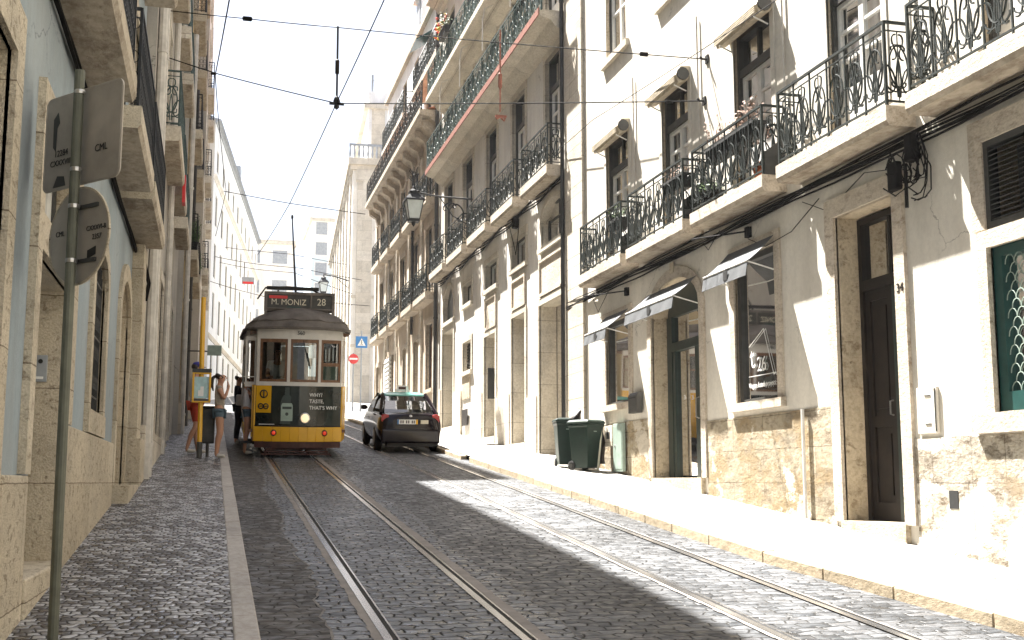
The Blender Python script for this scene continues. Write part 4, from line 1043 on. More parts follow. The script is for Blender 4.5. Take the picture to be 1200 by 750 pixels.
# the intercom sits on the far jamb, facing the camera
b = MB(); b.lathe([(.001, 0), (.018, 0), (.018, -.008), (.001, -.008)], (XL - .17, 9.832, .94), 10, 'y'); b.build('camera_eye', 'black', i_)
b = MB(); b.box(XL - .205, XL - .145, 9.826, 9.832, .80, .82); b.build('name_strip', 'white', i_)
b = MB(); surround(b, XL, -1, 11.72, 13.04, .68, 2.30, .21, .04, False, .28); b.box(XL - .02, XL + .05, 11.5, 13.26, .46, .68); b.build('window_surround', 'stL', a1)
b = MB()
for k in range(12):
    y = 11.78 + k * .11; b.tube([(XL - .03, y, .7), (XL - .03, y, 2.25)], .012, 4)
for z in (.85, 1.45, 2.0): b.tube([(XL - .03, 11.74, z), (XL - .03, 13.02, z)], .014, 4)
for k in range(11):
    for z in (1.0, 1.3, 1.6, 1.85):
        c = 11.835 + k * .11; b.tube([(XL - .03, c + .045 * math.cos(t), z + .07 * math.sin(t)) for t in [2 * math.pi * u / 8 for u in range(9)]], .008, 3, False)
wg = b.build('window_grille', 'ironb', a1)
b = MB(); b.box(XL - .2, XL - .18, 11.7, 13.06, .66, 2.3); b.build('dark_pane', 'black', wg)
b = MB(); surround(b, XL, -1, 15.0, 16.62, -.3, 2.56, .22, .04, False, .5); b.build('door_surround', 'stL', a1)
b = MB(); b.box(XL - .26, XL - .2, 15.0, 16.62, -.3, 2.06); arc_fill(b, XL - .22, XL - .18, 15.0, 16.62, 2.06, 2.54, .46); b.build('arched_door', 'stL', a1)
b = MB(); b.box(XL - .02, XL + .22, 14.75, 16.7, -1.5, G(15.4) + .26); b.build('door_step', 'stL', a1)
b = MB(); b.box(XL - .02, XL + .16, 16.95, 17.7, -2, 3.3); b.box(XL - .02, XL + .22, 16.9, 17.72, -2, G(17) + .75); bevel(b.build('corner_pier', 'stL', a1), .01)
for a, c in up:
    for z0, z1 in ((3.66, 6.0), (7.2, 9.4), (10.6, 12.6)): window(a1, XL, -1, a, c, z0, z1, 'french', .1)
    sur_each('window_surround', 'stL', a1, XL, -1, ((a, c, 3.66, 6.0), (a, c, 7.2, 9.4)), .18, .04, False)
for (a, c) in ((6.9, 10.62), (11.4, 14.0), (14.34, 17.5)):
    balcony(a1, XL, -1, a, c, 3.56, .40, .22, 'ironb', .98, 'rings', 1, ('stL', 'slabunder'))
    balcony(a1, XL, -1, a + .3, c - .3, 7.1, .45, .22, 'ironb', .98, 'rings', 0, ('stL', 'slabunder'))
cornice(a1, XL, -1, -6, 17.7, 16.5, .5, .4, 'stL')
cb = MB(); rnd = random.Random(9)
for k in range(6):
    pts = [(XL + .03 + .01 * (k % 3), 3 + 14.8 * i / 40, 3.24 - .022 * (k // 2) + .02 * math.sin(i * .7 + k)) for i in range(41)]
    cb.tube(pts, .014, 4, False)
cb.tube([(XL + .06, 17.3, 3.25), (XL + .14, 17.5, 3.1), (XL + .2, 17.6, 2.85), (XL + .16, 17.65, 2.6)], .03, 5)
tag(cb.build('cable_bundle', 'cable'), 'black cable bundle along the pale blue wall under the left balconies', 'cables')

# ------------------------------------------------------------------ left side, second house (grey, white pipes)
def left_house(name, label, X, y0, y1, z1, wallm, trim, bays, slabs, under, doors, ledge, out=.4, roofm='roofred', det=0, rail='ironb'):
    t = thing(name, label, 'house', (X, (y0 + y1) / 2, G((y0 + y1) / 2)))
    zf = under; ops = []
    for (a, c) in bays:
        z = zf
        while z + 2.4 < z1 - .6: ops.append((a, c, z, z + 2.25, 0)); z += 3.25
    for d_ in doors: ops.append(d_)
    facade('wall', t, X, -1, y0, y1, -2, z1, ops, .3, [wallm, trim]); core(t, X, -1, y0, y1, -2, z1, 8, 1.0, roofm)
    for o in ops[:-len(doors)]: window(t, X, -1, *o[:4], 'french', .12, o[2] < 12)
    sur_each('opening_surround', trim, t, X, -1, ops, .15, .04, False)
    for k, d_ in enumerate(doors):
        if d_[3] - d_[2] > 2: panel_door(t, X, -1, d_[0], d_[1], d_[2], d_[3], ('dbrown', 'dgreen') if k % 2 else ('dbrown', 'dbrown'), .6, False, .2)
        else: window(t, X, -1, *d_[:4], 'casement', .1, False, frame2='bframe')
    for (a, c, zz) in slabs:
        balcony(t, X, -1, a, c, zz, out, .26, rail, .98, 'scroll' if det else 'rings', 0, (trim, 'slabunder'))
    each('pilaster', trim, t, [(X - .02, X + .06, d_[1] + .4, d_[1] + .6, -2, zf - .5) for d_ in doors[::2]])
    cornice(t, X, -1, y0 + .01, y1 - .01, z1 - .4, ledge, .4, trim)
    b = MB(); b.box(X - .02, X + .07, y0 + .02, y1 - .02, -2, G(y0) + .9); b.build('plinth', trim, t)
    return t
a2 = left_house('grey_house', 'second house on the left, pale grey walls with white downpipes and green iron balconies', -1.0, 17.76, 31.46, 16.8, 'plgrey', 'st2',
    [(18.6, 19.7), (21.4, 22.5), (24.2, 25.3), (27.6, 28.7)],
    [(20.2, 23.4, 6.0), (23.9, 25.9, 5.95), (26.9, 29.5, 5.9), (20.2, 23.2, 9.25), (24.0, 26.0, 9.25), (26.9, 29.5, 9.25), (20.2, 23.2, 12.5), (26.9, 29.5, 12.5), (17.9, 19.8, 9.25)],
    6.0, [(19.0, 20.0, .2, 3.4, .0), (21.6, 22.9, .35, 3.6, 0), (24.4, 25.6, 1.6, 3.9, 0), (27.4, 28.5, .9, 3.9, 0)], .4, .32, det=1, rail='irongreen')
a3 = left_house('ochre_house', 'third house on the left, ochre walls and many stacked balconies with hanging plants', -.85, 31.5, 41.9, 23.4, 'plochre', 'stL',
    [(32.0, 33.1), (34.8, 35.9), (37.8, 38.9)],
    [(31.8, 34.6, 6.1), (36.8, 40.2, 6.3), (31.8, 34.6, 9.4), (36.8, 40.2, 9.6), (31.8, 34.6, 12.7), (36.8, 40.2, 12.8), (31.8, 34.6, 15.9), (36.8, 40.2, 16.1)],
    6.2, [(32, 33.2, 1.3, 4.3, 0), (35, 36.2, 1.6, 4.5, 0), (38.6, 39.8, 1.9, 4.6, 0)], .45, .34)
a4 = left_house('cream_corner_house', 'cream corner house at the end of the shaded left row with plain eaves', -.55, 41.94, 56, 23.6, 'plcream', 'st2',
    [(43.4, 44.6), (47.4, 48.6), (51.6, 52.8)],
    [(43, 45.4, 7.6), (47, 49.4, 7.7), (51.2, 53.4, 7.8), (43, 45.4, 11.0), (47, 49.4, 11.0), (51.2, 53.4, 11.0), (47, 49.4, 14.3), (43, 45.4, 14.3)],
    7.7, [(43.6, 44.9, 2.4, 5.4, 0), (48, 49.2, 2.7, 5.7, 0), (52.2, 53.4, 3.1, 6, 0)], .85, .24)
for (p_, x, y, r_, m_) in ((a2, -.93, 18.1, .07, 'pipew'), (a2, -.9, 18.5, .05, 'pipew'), (a2, -.92, 23.6, .06, 'pipew'), (a3, -.76, 31.7, .07, 'pipew'), (a3, -.76, 36.4, .06, 'pipeb')):
    pipe(p_, [(x, y, G(y) + .1), (x, y, 12)], r_, m_)
b = MB(); b.box(-.72, -.66, 23.5, 23.85, 5.45, 6.0); tag(b.build('red_banner', 'red'), 'small red plate fixed at the edge of a left balcony slab', 'plate')
for (x, y, z, lab) in ((-.62, 32.5, 6.15, 'dark green pot plant spilling over the lowest ochre balcony'), (-.62, 38.5, 6.35, 'leafy pot plant farther along the ochre balconies')):
    t = planter(y, lab, 'black', z, x, 'leaf', 90, .7, 1.0)
# street name plate and distant plates
sp = thing('street_sign', 'small pale plate sign on a bracket from the left wall above the people', 'sign', (-.55, 35, 3.75))
b = MB(); b.tube([(-.3, 0, 0), (.4, 0, 0)], .02, 5); b.build('bracket', 'ironb', sp, local=True)
b = MB(); b.box(.35, .75, -.02, .02, -.12, .18); bevel(b.build('plate', 'palegreen', sp, local=True), .01)

# ------------------------------------------------------------------ far left long white building
fl = thing('long_white_building', 'long white building with tall narrow windows beyond the left row', 'building', (-.42, 76, G(76)))
ops = []; y0 = 76
for i in range(10):
    a = y0 + 1.6 + i * 3.9
    for z0, z1 in ((9.9, 12.2), (13.2, 15.4), (16.6, 18.6), (20.2, 21.6)): ops.append((a, a + 1.15, z0, z1, 0))
    ops.append((a, a + 1.2, 5.9 + .09 * (a - 76) * .6, 8.7, 0))
facade('wall', fl, -.42, -1, 76, 116, 3, 23.2, ops, .25, ['plfar', 'plcream'])
core(fl, -.42, -1, 76, 116, 3, 23.2, 12, .8, 'zinc')
wm, wg_, wc_ = window_meshes(1.15, 2.2, 'casement')
for k, o in enumerate(ops):
    if (o[2] < 9): f_ = window(fl, -.42, -1, o[0], o[1], o[2], o[3], 'plain', .08, False, frame2='bframe')
    else: f_ = window(fl, -.42, -1, o[0], o[1], o[2], o[3], 'casement', .1, True)
b = MB(); b.box(-.44, -.37, 76, 116, 9.0, 9.35); b.build('string_course', 'st2', fl)
b = MB(); b.box(-.44, -.40, 76, 116, 3, 9.0); 
for o in ops:
    pass
cornice(fl, -.42, -1, 76, 116, 23.0, .3, .2, 'zinc'); cornice(fl, -.42, -1, 76, 116, 19.3, .18, .3, 'plcream', 'string_course')
b = MB(); b.box(-2, -.9, 100, 101.3, 23, 26.6); b.build('chimney', 'zinc', fl)
fl.rotation_euler.z = -R(6.0)

# block across the end, pale tower
def block(name, label, x0, x1, y, z1, mat, deep, rows, cols, wh=(1.2, 1.6), z0=None, winmat='zinc', rot=0):
    t = thing(name, label, 'building', (x0, y, G(y)))
    b = MB(); b.box(x0, x1, y, y + deep, G(y) - 2, z1); b.build('wall', mat, t)
    b = MB(); b.box(x0 - .3, x1 + .3, y - .3, y + deep + .3, z1, z1 + .4); b.build('cornice', 'st2', t)
    me = None
    for r_ in range(rows):
        for c_ in range(cols):
            x = x0 + (x1 - x0) * (c_ + .5) / cols; z = G(y) + 3 + (z1 - G(y) - 3) * (r_ + .3) / rows
            if me is None:
                f = MB(); w, h = wh; f.box(0, .12, -.06, .02, 0, h); f.box(w - .12, w, -.06, .02, 0, h); f.box(.12, w - .12, -.06, .02, h - .12, h); f.box(.12, w - .12, -.06, .02, 0, .12); f.cur = 1; f.quad((.12, -.01, .12), (w - .12, -.01, .12), (w - .12, -.01, h - .12), (.12, -.01, h - .12)); me = f.mesh('window', ['wframe', winmat])
            put('window', me, t, (x - wh[0] / 2, y - .0, z))
    t.rotation_euler.z = rot
    return t
block('cream_block', 'cream block closing the view behind the tram roof', 2.2, 8.0, 128, 25.6, 'plcream', 14, 4, 2, (1.8, 1.7))
block('blue_tower', 'pale bluish tower rising behind the lantern on the far corner', 11.0, 18, 142, 31.5, 'paleblue', 12, 7, 3, (1.6, 1.8))
block('grey_house_far', 'plain grey houses beyond the square on the far left', -30, -7, 130, 22, 'plgrey', 12, 4, 6)

# ------------------------------------------------------------------ corner building facing down the street
X4 = 8.72
b4 = thing('stone_corner_building', 'tall cream stone corner building with a balustraded terrace behind the road signs', 'building', (X4, 78, G(78)))
def fbox(nm, m, x0, x1, y0, y1, z0, z1):
    b = MB(); b.box(x0, x1, y0, y1, z0, z1); return b.build(nm, m, b4)
fbox('wall', 'plcream', X4, 30, 78, 116, 2, 21.6)
fbox('upper_wall', 'plfar', X4 + 1.0, 29, 78.9, 115, 21.6, 25.6)
fbox('parapet', 'plfar', X4 + 1.0, 28, 78.95, 110, 25.95, 26.9)
b = MB(); b.box(X4 - .35, 30.2, 77.6, 116, 21.3, 21.75); b.box(X4 - .2, 30.1, 77.8, 116, 21.0, 21.3); b.build('cornice', 'st2', b4)
b = MB(); b.box(X4 + .7, 29.2, 78.6, 115, 25.6, 25.95); b.build('upper_cornice', 'st2', b4)
for x in (X4 + .3, X4 + 4.2, X4 + 8):
    b = MB(); b.box(x, x + 1.0, 77.86, 78.01, 2, 20.2); b.box(x - .1, x + 1.1, 77.82, 78.01, 20.2, 21.0); b.build('pilaster', 'st2', b4)
each('pilaster', 'st2', b4, [(x, x + .9, 78.78, 78.91, 21.76, 25.6) for x in (X4 + 1.25, X4 + 4.4)] + [(X4 - .12, X4 + .01, 79.5 + k * 5, 80.4 + k * 5, 2, 21.0) for k in range(7)])
each('string_course', 'st2', b4, [(X4 - .04, 30, 77.93, 78.01, z, z + .18) for z in (12.2, 8.9)])
b = MB(); b.tube([(X4 + 2.2, 77.9, 5), (X4 + 2.2, 77.9, 12.0)], .09, 6); b.build('downpipe', 'pipew', b4)
b = MB()
n = 26
for k in range(n):
    x = X4 - .25 + k * .3; b.lathe([(.05, 0), (.09, .25), (.04, .6), (.07, .8)], (x, 77.75, 21.8), 6)
b.box(X4 - .32, X4 + 7.6, 77.68, 77.82, 22.6, 22.75); b.build('balustrade', 'zinc', b4)
for k in range(7):
    for z in (7.2, 11.6, 16.0):
        b = MB(); b.box(X4 - .03, X4 + .02, 81.2 + k * 5, 82.6 + k * 5, z, z + 2.4); w = b.build('window', 'zinc', b4)
for x in (X4 + 2.2, X4 + 6):
    for z in (14.0, 17.2): b = MB(); b.box(x, x + 1.2, 77.96, 78.02, z, z + 2.1); b.build('window', 'zinc', b4)
b = MB(); b.box(X4 + 1.2, X4 + 1.35, 79.2, 79.3, 26.9, 28.2); b.tube([(X4 + 1.3, 79.25, 27.8), (X4 + 8, 79.25, 27.8)], .03, 4); b.build('terrace_rail', 'zinc', b4)
b4.rotation_euler.z = -R(3.4)
strip('side_square', 51.7, 78, 7.5, 30, .006, 'walkR', 3)
# buildings behind the corner beyond the brown house
b = MB(); b.box(13, 30, 53.5, 60, 0, 17); bb = b.build('side_street_house', 'plcream'); tag(bb, 'plain side-street house hidden behind the brown house', 'house')
bpy.data.objects.remove(bb)

# ------------------------------------------------------------------ road signs on the far corner
ps = thing('crossing_sign', 'blue square pedestrian crossing sign on a thin post right of the tram', 'road sign', (7.05, 58, G(58)))
b = MB(); b.tube([(0, .04, 0), (0, .04, 4.0)], .035, 6); b.build('post', 'zinc', ps, local=True)
zc = 6.87 - G(58)
b = MB(); b.box(-.29, .29, -.015, .0, zc - .29, zc + .29); pb = bevel(b.build('plate', 'blue', ps, local=True), .01)
b = MB(); b.prism([(-.2, zc - .18), (.2, zc - .18), (0, zc + .19)], 'y', -.024, -.016); b.build('triangle', 'white', pb, local=True)
b = MB(); b.ball((0, -.026, zc + .06), .03, 5, sy=.3); b.tube([(0, -.028, zc + .03), (0, -.028, zc - .06), (-.05, -.028, zc - .15)], .014, 4); b.tube([(0, -.028, zc - .06), (.05, -.028, zc - .15)], .014, 4); b.tube([(-.05, -.028, zc - .02), (.05, -.028, zc)], .012, 4); b.build('walking_figure', 'black', pb, local=True)
ns_ = thing('no_entry_sign', 'round red no entry sign half hidden behind the tram', 'road sign', (6.72, 58.5, G(58.5)))
zc = 6.08 - G(58.5)
b = MB(); b.tube([(0, .04, 0), (0, .04, zc + .3)], .035, 6); b.build('post', 'zinc', ns_, local=True)
b = MB(); b.lathe([(.001, 0), (.25, 0), (.25, .02), (.001, .02)], (0, -.02, zc), 24, 'y'); pb = b.build('disc', 'red', ns_, local=True)
b = MB(); b.box(-.2, .2, -.03, -.02, zc - .045, zc + .045); b.build('bar', 'white', pb, local=True)

# ------------------------------------------------------------------ lanterns
def lantern_body(t, c, s=1.0):
    """four sided street lantern, centre of the glass at c (local)"""
    x, y, z = c
    def ring(r, zz): return [(x - r * s, y - r * s, z + zz * s), (x + r * s, y - r * s, z + zz * s), (x + r * s, y + r * s, z + zz * s), (x - r * s, y + r * s, z + zz * s)]
    b = MB(); b.rings([ring(.13, -.3), ring(.22, .2)]); b.build('glass', 'lampglass', t, local=True)
    b = MB()
    for sx in (-1, 1):
        for sy in (-1, 1): b.tube([(x + sx * .135 * s, y + sy * .135 * s, z - .31 * s), (x + sx * .225 * s, y + sy * .225 * s, z + .2 * s)], .016 * s, 4)
    for r_, zz in ((.135, -.3), (.225, .2)):
        q_ = ring(r_, zz)
        for k in range(4): b.tube([q_[k], q_[(k + 1) % 4]], .018 * s, 4)
    b.rings([ring(.27, .19), ring(.25, .23), ring(.12, .38), ring(.11, .42)])
    b.rings([ring(.13, .42), ring(.13, .45), ring(.06, .52)])
    b.lathe([(.03 * s, .5 * s), (.05 * s, .56 * s), (.02 * s, .62 * s), (.012 * s, .7 * s)], c, 8)
    b.rings([ring(.14, -.36), ring(.14, -.31)]); b.lathe([(.01 * s, -.48 * s), (.05 * s, -.42 * s), (.06 * s, -.36 * s)], c, 8)
    b.build('lantern_frame', 'ironb', t, local=True)
lm = thing('wall_lantern', 'big four-sided lantern on a scrolled iron bracket above the taxi', 'street lamp', (XR, 31.3, 7.8))
lantern_body(lm, (-1.68, 0, -.36), 1.05)
b = MB()
b.tube([(0, 0, 0), (-1.0, 0, .02), (-1.68, 0, .12), (-1.68, 0, .28)], .028, 5); b.tube([(0, 0, .12), (0, 0, -.95)], .03, 5)
for (cx, cz, hd, L, k0, ke) in ((-.3, -.35, R(110), 1.0, 2.5, 26), (-.72, -.16, R(20), .7, -3, -34), (-.15, -.72, R(80), .4, 4, 40)):
    b.tube([(x, 0, z) for x, z in scroll2(cx, cz, hd, L, k0, ke, False)], .02, 4, False)
b.tube([(-.95, 0, 0), (-.6, 0, -.5), (-.02, 0, -.8)], .018, 4)
b.tube([(-1.68, 0, .1), (-1.68, 0, .02)], .03, 5)
for k in range(14):
    a = k * .9; b.tube([(-1.68, 0, .3 + k * .02), (-1.68 + .14 * math.cos(a), .14 * math.sin(a), .42 + k * .03)], .012, 4)
b.build('bracket', 'ironb', lm, local=True)
l2 = thing('far_lantern', 'small lantern on a bracket of the far corner building, left of its stone edge', 'street lamp', (8.2, 77.7, 13.3))
lantern_body(l2, (-1.35, 0, -.45), 1.25)
b = MB(); b.tube([(.3, 0, 0), (-.6, 0, .25), (-1.35, 0, .35)], .05, 5); b.tube([(.3, 0, -.5), (-.5, 0, .15)], .03, 4); b.build('bracket', 'ironb', l2, local=True)
l3 = thing('balcony_lantern', 'small lamp on a bracket high on the second left house', 'street lamp', (-.55, 24, 8.0)); bpy.data.objects.remove(l3)

# ------------------------------------------------------------------ overhead wires
def wire(pts, label, r=.012, extras=()):
    b = MB(); path = []
    for (p, q_) in zip(pts[:-1], pts[1:]):
        p, q_ = Vector(p), Vector(q_)
        for k in range(8):
            t_ = k / 8; v = p.lerp(q_, t_); v.z -= .03 * (q_ - p).length * t_ * (1 - t_) * .4; path.append(v)
    path.append(Vector(pts[-1])); b.tube(path, r * .82, 5)
    for (c, s_) in extras: b.lathe([(.01, -s_), (s_ * .5, -s_ * .8), (s_ * .5, s_ * .8), (.01, s_)], c, 8, 'x')
    return tag(b.build('overhead_wire', 'cable'), label, 'wire', 'overhead wires')
wire([(-1.0, 21.37, 8.5), (.37, 20.6, 8.18), (1.80, 18.9, 7.50), (XR - .02, 15.34, 6.13)], 'uppermost span wire from the left balconies to a hook on the near white wall', .011, [((.37, 20.6, 8.18), .09), ((6.0, 15.7, 6.26), .07)])
wire([(-1.0, 20.89, 7.45), (-.1, 20.7, 7.15), (1.81, 18.8, 6.16), (XR - .02, 15.47, 5.54)], 'span wire carrying the suspension clamp under the hanging rod', .012, [((6.4, 15.75, 5.58), .06), ((-.18, 20.7, 7.15), .05)])
wire([(2.9, -6, 6.3), (2.0, 14.66, 6.26), (1.81, 18.8, 6.18), (1.53, 26.4, 6.22), (1.3, 40, 7.6)], 'tram trolley wire running overhead along the near track', .011)
wire([(.03, 6, 3.6), (.06, 13, 5.6), (-.15, 20.7, 7.13), (-.1, 30, 9.2), (.2, 40, 9.74), (-.1, 44, 9.0)], 'loose wire beside the left balconies, crossing the span wires', .012)
wire([(.15, 50, 12.17), (2.85, 50, 11.81), (6.2, 50.5, 11.63)], 'span wire across the street at the far end of the brown house', .02)
wire([(XR - .3, 9.5, 4.9), (6.45, 12, 5.75), (6.62, 20, 6.62), (XR - .05, 24.3, 6.9)], 'thin wire looping along the near white wall over the awning boxes', .008)
for (y, z, dz) in ((62, 9.6, .6), (66, 12.0, .4), (71, 12.6, -.3), (75, 14.5, .5)):
    wire([(-.4 if y < 76 else 0, y + 14, z + 3), (2.4, y, z), (4.5, y, z - .1), (8.7, y + 6, z + dz)], {62: 'lowest far span wire beyond the tram roof', 66: 'second far span wire over the square', 71: 'third far span wire over the square', 75: 'highest far span wire over the square'}[y], .022)
rd = thing('suspension_rod', 'vertical insulated rod hanging between the two near span wires', 'wire fitting', (1.81, 18.82, 6.16))
b = MB(); b.tube([(0, 0, 0), (-.0, .06, 1.35)], .018, 6); b.build('rod', 'ironb', rd, local=True)
b = MB(); b.lathe([(.01, -.1), (.05, -.06), (.03, 0), (.06, .04), (.04, .1), (.01, .14)], (0, 0, 0), 8); b.box(-.12, .12, -.02, .02, -.02, .02); b.build('clamp', 'ironb', rd, local=True)
b = MB(); b.lathe([(.01, .5), (.035, .53), (.035, .75), (.01, .78)], (0, .03, 0), 8); b.build('insulator', 'dbrown', rd, local=True)
rd = thing('suspension_rod', 'rusty hanging rod with a hooked clamp in front of the tenement windows', 'wire fitting', (5.2, 21.4, 7.0))
b = MB(); b.tube([(0, 0, .1), (0, 0, 1.75)], .016, 6); b.lathe([(.01, .55), (.04, .6), (.04, .85), (.01, .9)], (0, 0, 0), 8); b.build('rod', 'redpaint', rd, local=True)
b = MB(); b.box(-.1, .1, -.02, .02, -.02, .03); b.tube([(.0, 0, 0), (.08, 0, -.08), (.12, 0, .03)], .02, 5); b.tube([(0, 0, 0), (-.08, 0, -.05)], .02, 5); b.build('clamp', 'redpaint', rd, local=True)
for (z, y, lab) in ((6.13, 15.34, 'upper iron wall hook of the span wires'), (5.54, 15.47, 'lower iron wall hook of the span wires')):
    h = thing('wall_hook', lab, 'hook', (XR, y, z)); b = MB(); b.box(-.02, .0, -.05, .05, -.06, .06); b.tube([(0, 0, 0), (-.08, 0, 0), (-.12, 0, .03)], .018, 5); b.build('hook', 'ironb', h, local=True)
hb = thing('hanging_sign', 'small red and white board hanging from the far wires left of the tram roof', 'sign', (1.52, 60, 10.06))
b = MB(); b.box(-.3, .3, -.04, .04, -.17, .17); b.build('board', 'zinc', hb, local=True); b = MB(); b.box(-.26, .26, -.05, -.04, -.17, -.06); b.build('red_band', 'red', hb, local=True)
b = MB(); b.tube([(-.2, 0, .17), (-.2, 0, .9)], .02, 4); b.build('hanger', 'ironb', hb, local=True)

# ------------------------------------------------------------------ sign post in the left foreground (backs of the signs)
sp = thing('sign_post', 'grey-green post in the left foreground carrying a square and a round sign seen from behind', 'sign post', (-.835, 7.3, G(7.3) + .1))
b = MB(); b.tube([(.0, 0, -.02), (-.012, 0, 3.38)], .030, 12); b.smooth = True; b.build('post', 'polegreen', sp, local=True)
zb = G(7.3) + .1; Rz = Matrix.Rotation(R(-50), 4, 'Z')   # normal of the plates turned away down the street
def plate_local(pts): return [tuple(Rz @ Vector(p)) for p in pts]
def plate(poly, y0, y1, name, mat, par):
    b = MB(); b.prism(poly, 'y', y0, y1); b.v = plate_local(b.v); return b.build(name, mat, par, local=True)
zc = 2.075 - zb
rr = []
for (cx, cz, a0) in ((.31, .25, 0), (-.31, .25, 90), (-.31, -.25, 180), (.31, -.25, 270)):
    for k in range(5): a = R(a0 + k * 22.5); rr.append((cx * 1.08 + .045 * math.cos(a) - .035, cz + .045 * math.sin(a) + zc))
pl_ = plate(rr, .045, .052, 'square_sign', 'signgrey', sp)
b = MB(); 
loop = rr + [rr[0]]; b.tube([(x, .05, z) for x, z in loop], .009, 4, False); b.v = plate_local(b.v); b.build('sign_rim', 'signgrey', pl_, local=True)
b = MB(); b.prism([(-.33, zc - .02), (-.30, zc - .05), (-.295, zc + .1), (-.27, zc + .13), (-.29, zc + .2), (-.335, zc + .16)], 'y', .043, .045); b.v = plate_local(b.v); b.build('worn_patch', 'dframe', pl_, local=True)
b = MB(); b.prism([(-.31, zc - .28), (-.18, zc - .28), (-.2, zc - .22), (-.27, zc - .21)], 'y', .043, .045); b.v = plate_local(b.v); b.build('worn_patch', 'dframe', pl_, local=True)
zr = 1.46 - zb
dr = [(-.02 + .295 * math.cos(2 * math.pi * k / 40), zr + .295 * math.sin(2 * math.pi * k / 40)) for k in range(40)]
pr_ = plate(dr, .045, .052, 'round_sign', 'signgrey', sp)
b = MB(); b.tube([(x, .05, z) for x, z in dr + dr[:1]], .009, 4, False); b.v = plate_local(b.v); b.build('sign_rim', 'stL', pr_, local=True)
for (par, z) in ((pl_, zc + .26), (pl_, zc - .22), (pr_, zr + .17), (pr_, zr - .16)):
    b = MB(); b.lathe([(.034, -.012), (.036, 0), (.034, .012)], (-.006, 0, z), 12); b.build('clamp', 'steel', par, local=True)
    if par is pr_:
        b = MB(); b.box(-.11, .17, .034, .045, z - .012, z + .012); b.v = plate_local(b.v); b.build('rail', 'dframe', par, local=True)
def stext(s, size, x, z, par):
    v = Rz @ Vector((x, .040, z)); return text(s, size, v, (R(90), 0, R(-50)), 'black', par, 'lettering', .001, local=True)
stext('12284', .056, -.235, zc - .07, pl_); stext('CXXXVIII', .052, -.235, zc - .13, pl_); stext('CML', .062, .17, zc - .10, pl_)
stext('CML', .045, -.20, zr + .03, pr_); stext('CXXXVI-B', .042, .16, zr + .03, pr_); stext('2357', .045, .17, zr - .025, pr_)
b = MB(); b.prism([(.08, zr - .15), (.16, zr - .13), (.16, zr - .08), (.08, zr - .10)], 'y', .042, .045); b.v = plate_local(b.v); b.build('sticker', 'black', pr_, local=True)

# ------------------------------------------------------------------ bus stop and litter bin
st = thing('tram_stop', 'yellow tram stop pole with a framed timetable in front of the waiting man', 'tram stop', (-.21, 22.6, G(22.6) + .1))
b = MB(); b.tube([(0, 0, .12), (-.02, 0, 3.0)], .045, 10); b.smooth = True; b.build('pole', 'yellow', st, local=True)
b = MB(); b.tube([(0, 0, 0), (0, 0, .3)], .052, 10); b.build('base', 'dframe', st, local=True)
b = MB()
for (a, c, d, e) in ((-.17, -.13, 1.02, 1.58), (.13, .17, 1.02, 1.58), (-.13, .13, 1.02, 1.05), (-.13, .13, 1.55, 1.58)): b.box(a, c, -.09, -.03, d, e)
f = b.build('frame', 'yellow', st, local=True); bevel(f, .006)
b = MB(); b.box(-.13, .13, -.06, -.05, 1.10, 1.50); b.build('timetable', 'poster', f, local=True)
b = MB(); b.box(-.06, .04, -.064, -.06, 1.14, 1.25); b.box(-.02, .04, -.064, -.06, 1.25, 1.32); b.build('map', 'white', f, local=True)
b = MB(); b.box(-.175, .175, -.095, -.025, 1.58, 1.65); b.box(-.165, .165, -.085, -.03, 1.05, 1.09); b.build('header', 'dframe', f, local=True)
lbn = thing('litter_bin', 'dark grey litter bin fixed behind the yellow stop pole', 'litter bin', (-.07, 23.0, G(23) + .1))
b = MB(); b.rings([[(-.12, -.1, .25), (.12, -.1, .25), (.12, .1, .25), (-.12, .1, .25)], [(-.13, -.11, .9), (.13, -.11, .9), (.13, .11, .9), (-.13, .11, .9)]]); bevel(b.build('body', 'dframe', lbn, local=True), .02)
b = MB(); b.box(-.14, .14, -.12, .12, .9, .95); b.build('lid', 'black', lbn, local=True); b = MB(); b.tube([(0, 0, 0), (0, 0, .3)], .03, 6); b.build('foot', 'dframe', lbn, local=True)

# ------------------------------------------------------------------ wheelie bins
def bin_(loc, rz, mat, label, open_=0):
    t = thing('wheelie_bin', label, 'wheelie bin', loc, (0, 0, rz), 'wheelie bins on the right pavement'); t.scale = (.77, .80, .84)
    def rg(w, d, z, y=0): return [(-w, -d + y, z), (w, -d + y, z), (w, d + y, z), (-w, d + y, z)]
    b = MB(); b.rings([rg(.20, .22, .05), rg(.21, .24, .12), rg(.265, .29, .90), rg(.285, .31, .92), rg(.285, .31, .97)]); bevel(b.build('body', mat, t, local=True), .02, 2)
    b = MB(); b.rings([rg(.30, .32, .97), rg(.305, .33, 1.0), rg(.27, .30, 1.04), rg(.20, .22, 1.06)])
    l_ = bevel(b.build('lid', mat, t, local=True), .015, 2)
    b = MB(); b.tube([(-.24, .35, 1.0), (.24, .35, 1.0)], .018, 6); b.box(-.22, -.18, .3, .36, .96, 1.0); b.box(.18, .22, .3, .36, .96, 1.0); b.build('handle', mat, t, local=True)
    for s_ in (-1, 1):
        b = MB(); b.lathe([(.001, -.03), (.07, -.03), (.10, -.02), (.10, .02), (.07, .03), (.001, .03)], (s_ * .22, .24, .10), 16, 'x'); w = b.build('wheel', 'rubber', t, local=True)
        b = MB(); b.lathe([(.001, -.035), (.045, -.035), (.045, .035), (.001, .035)], (s_ * .22, .24, .10), 10, 'x'); b.build('hub', 'dframe', w, local=True)
    b = MB(); b.box(-.05, .05, -.285, -.27, .80, .82); b.build('stamp', 'palegreen', t, local=True)
    return t
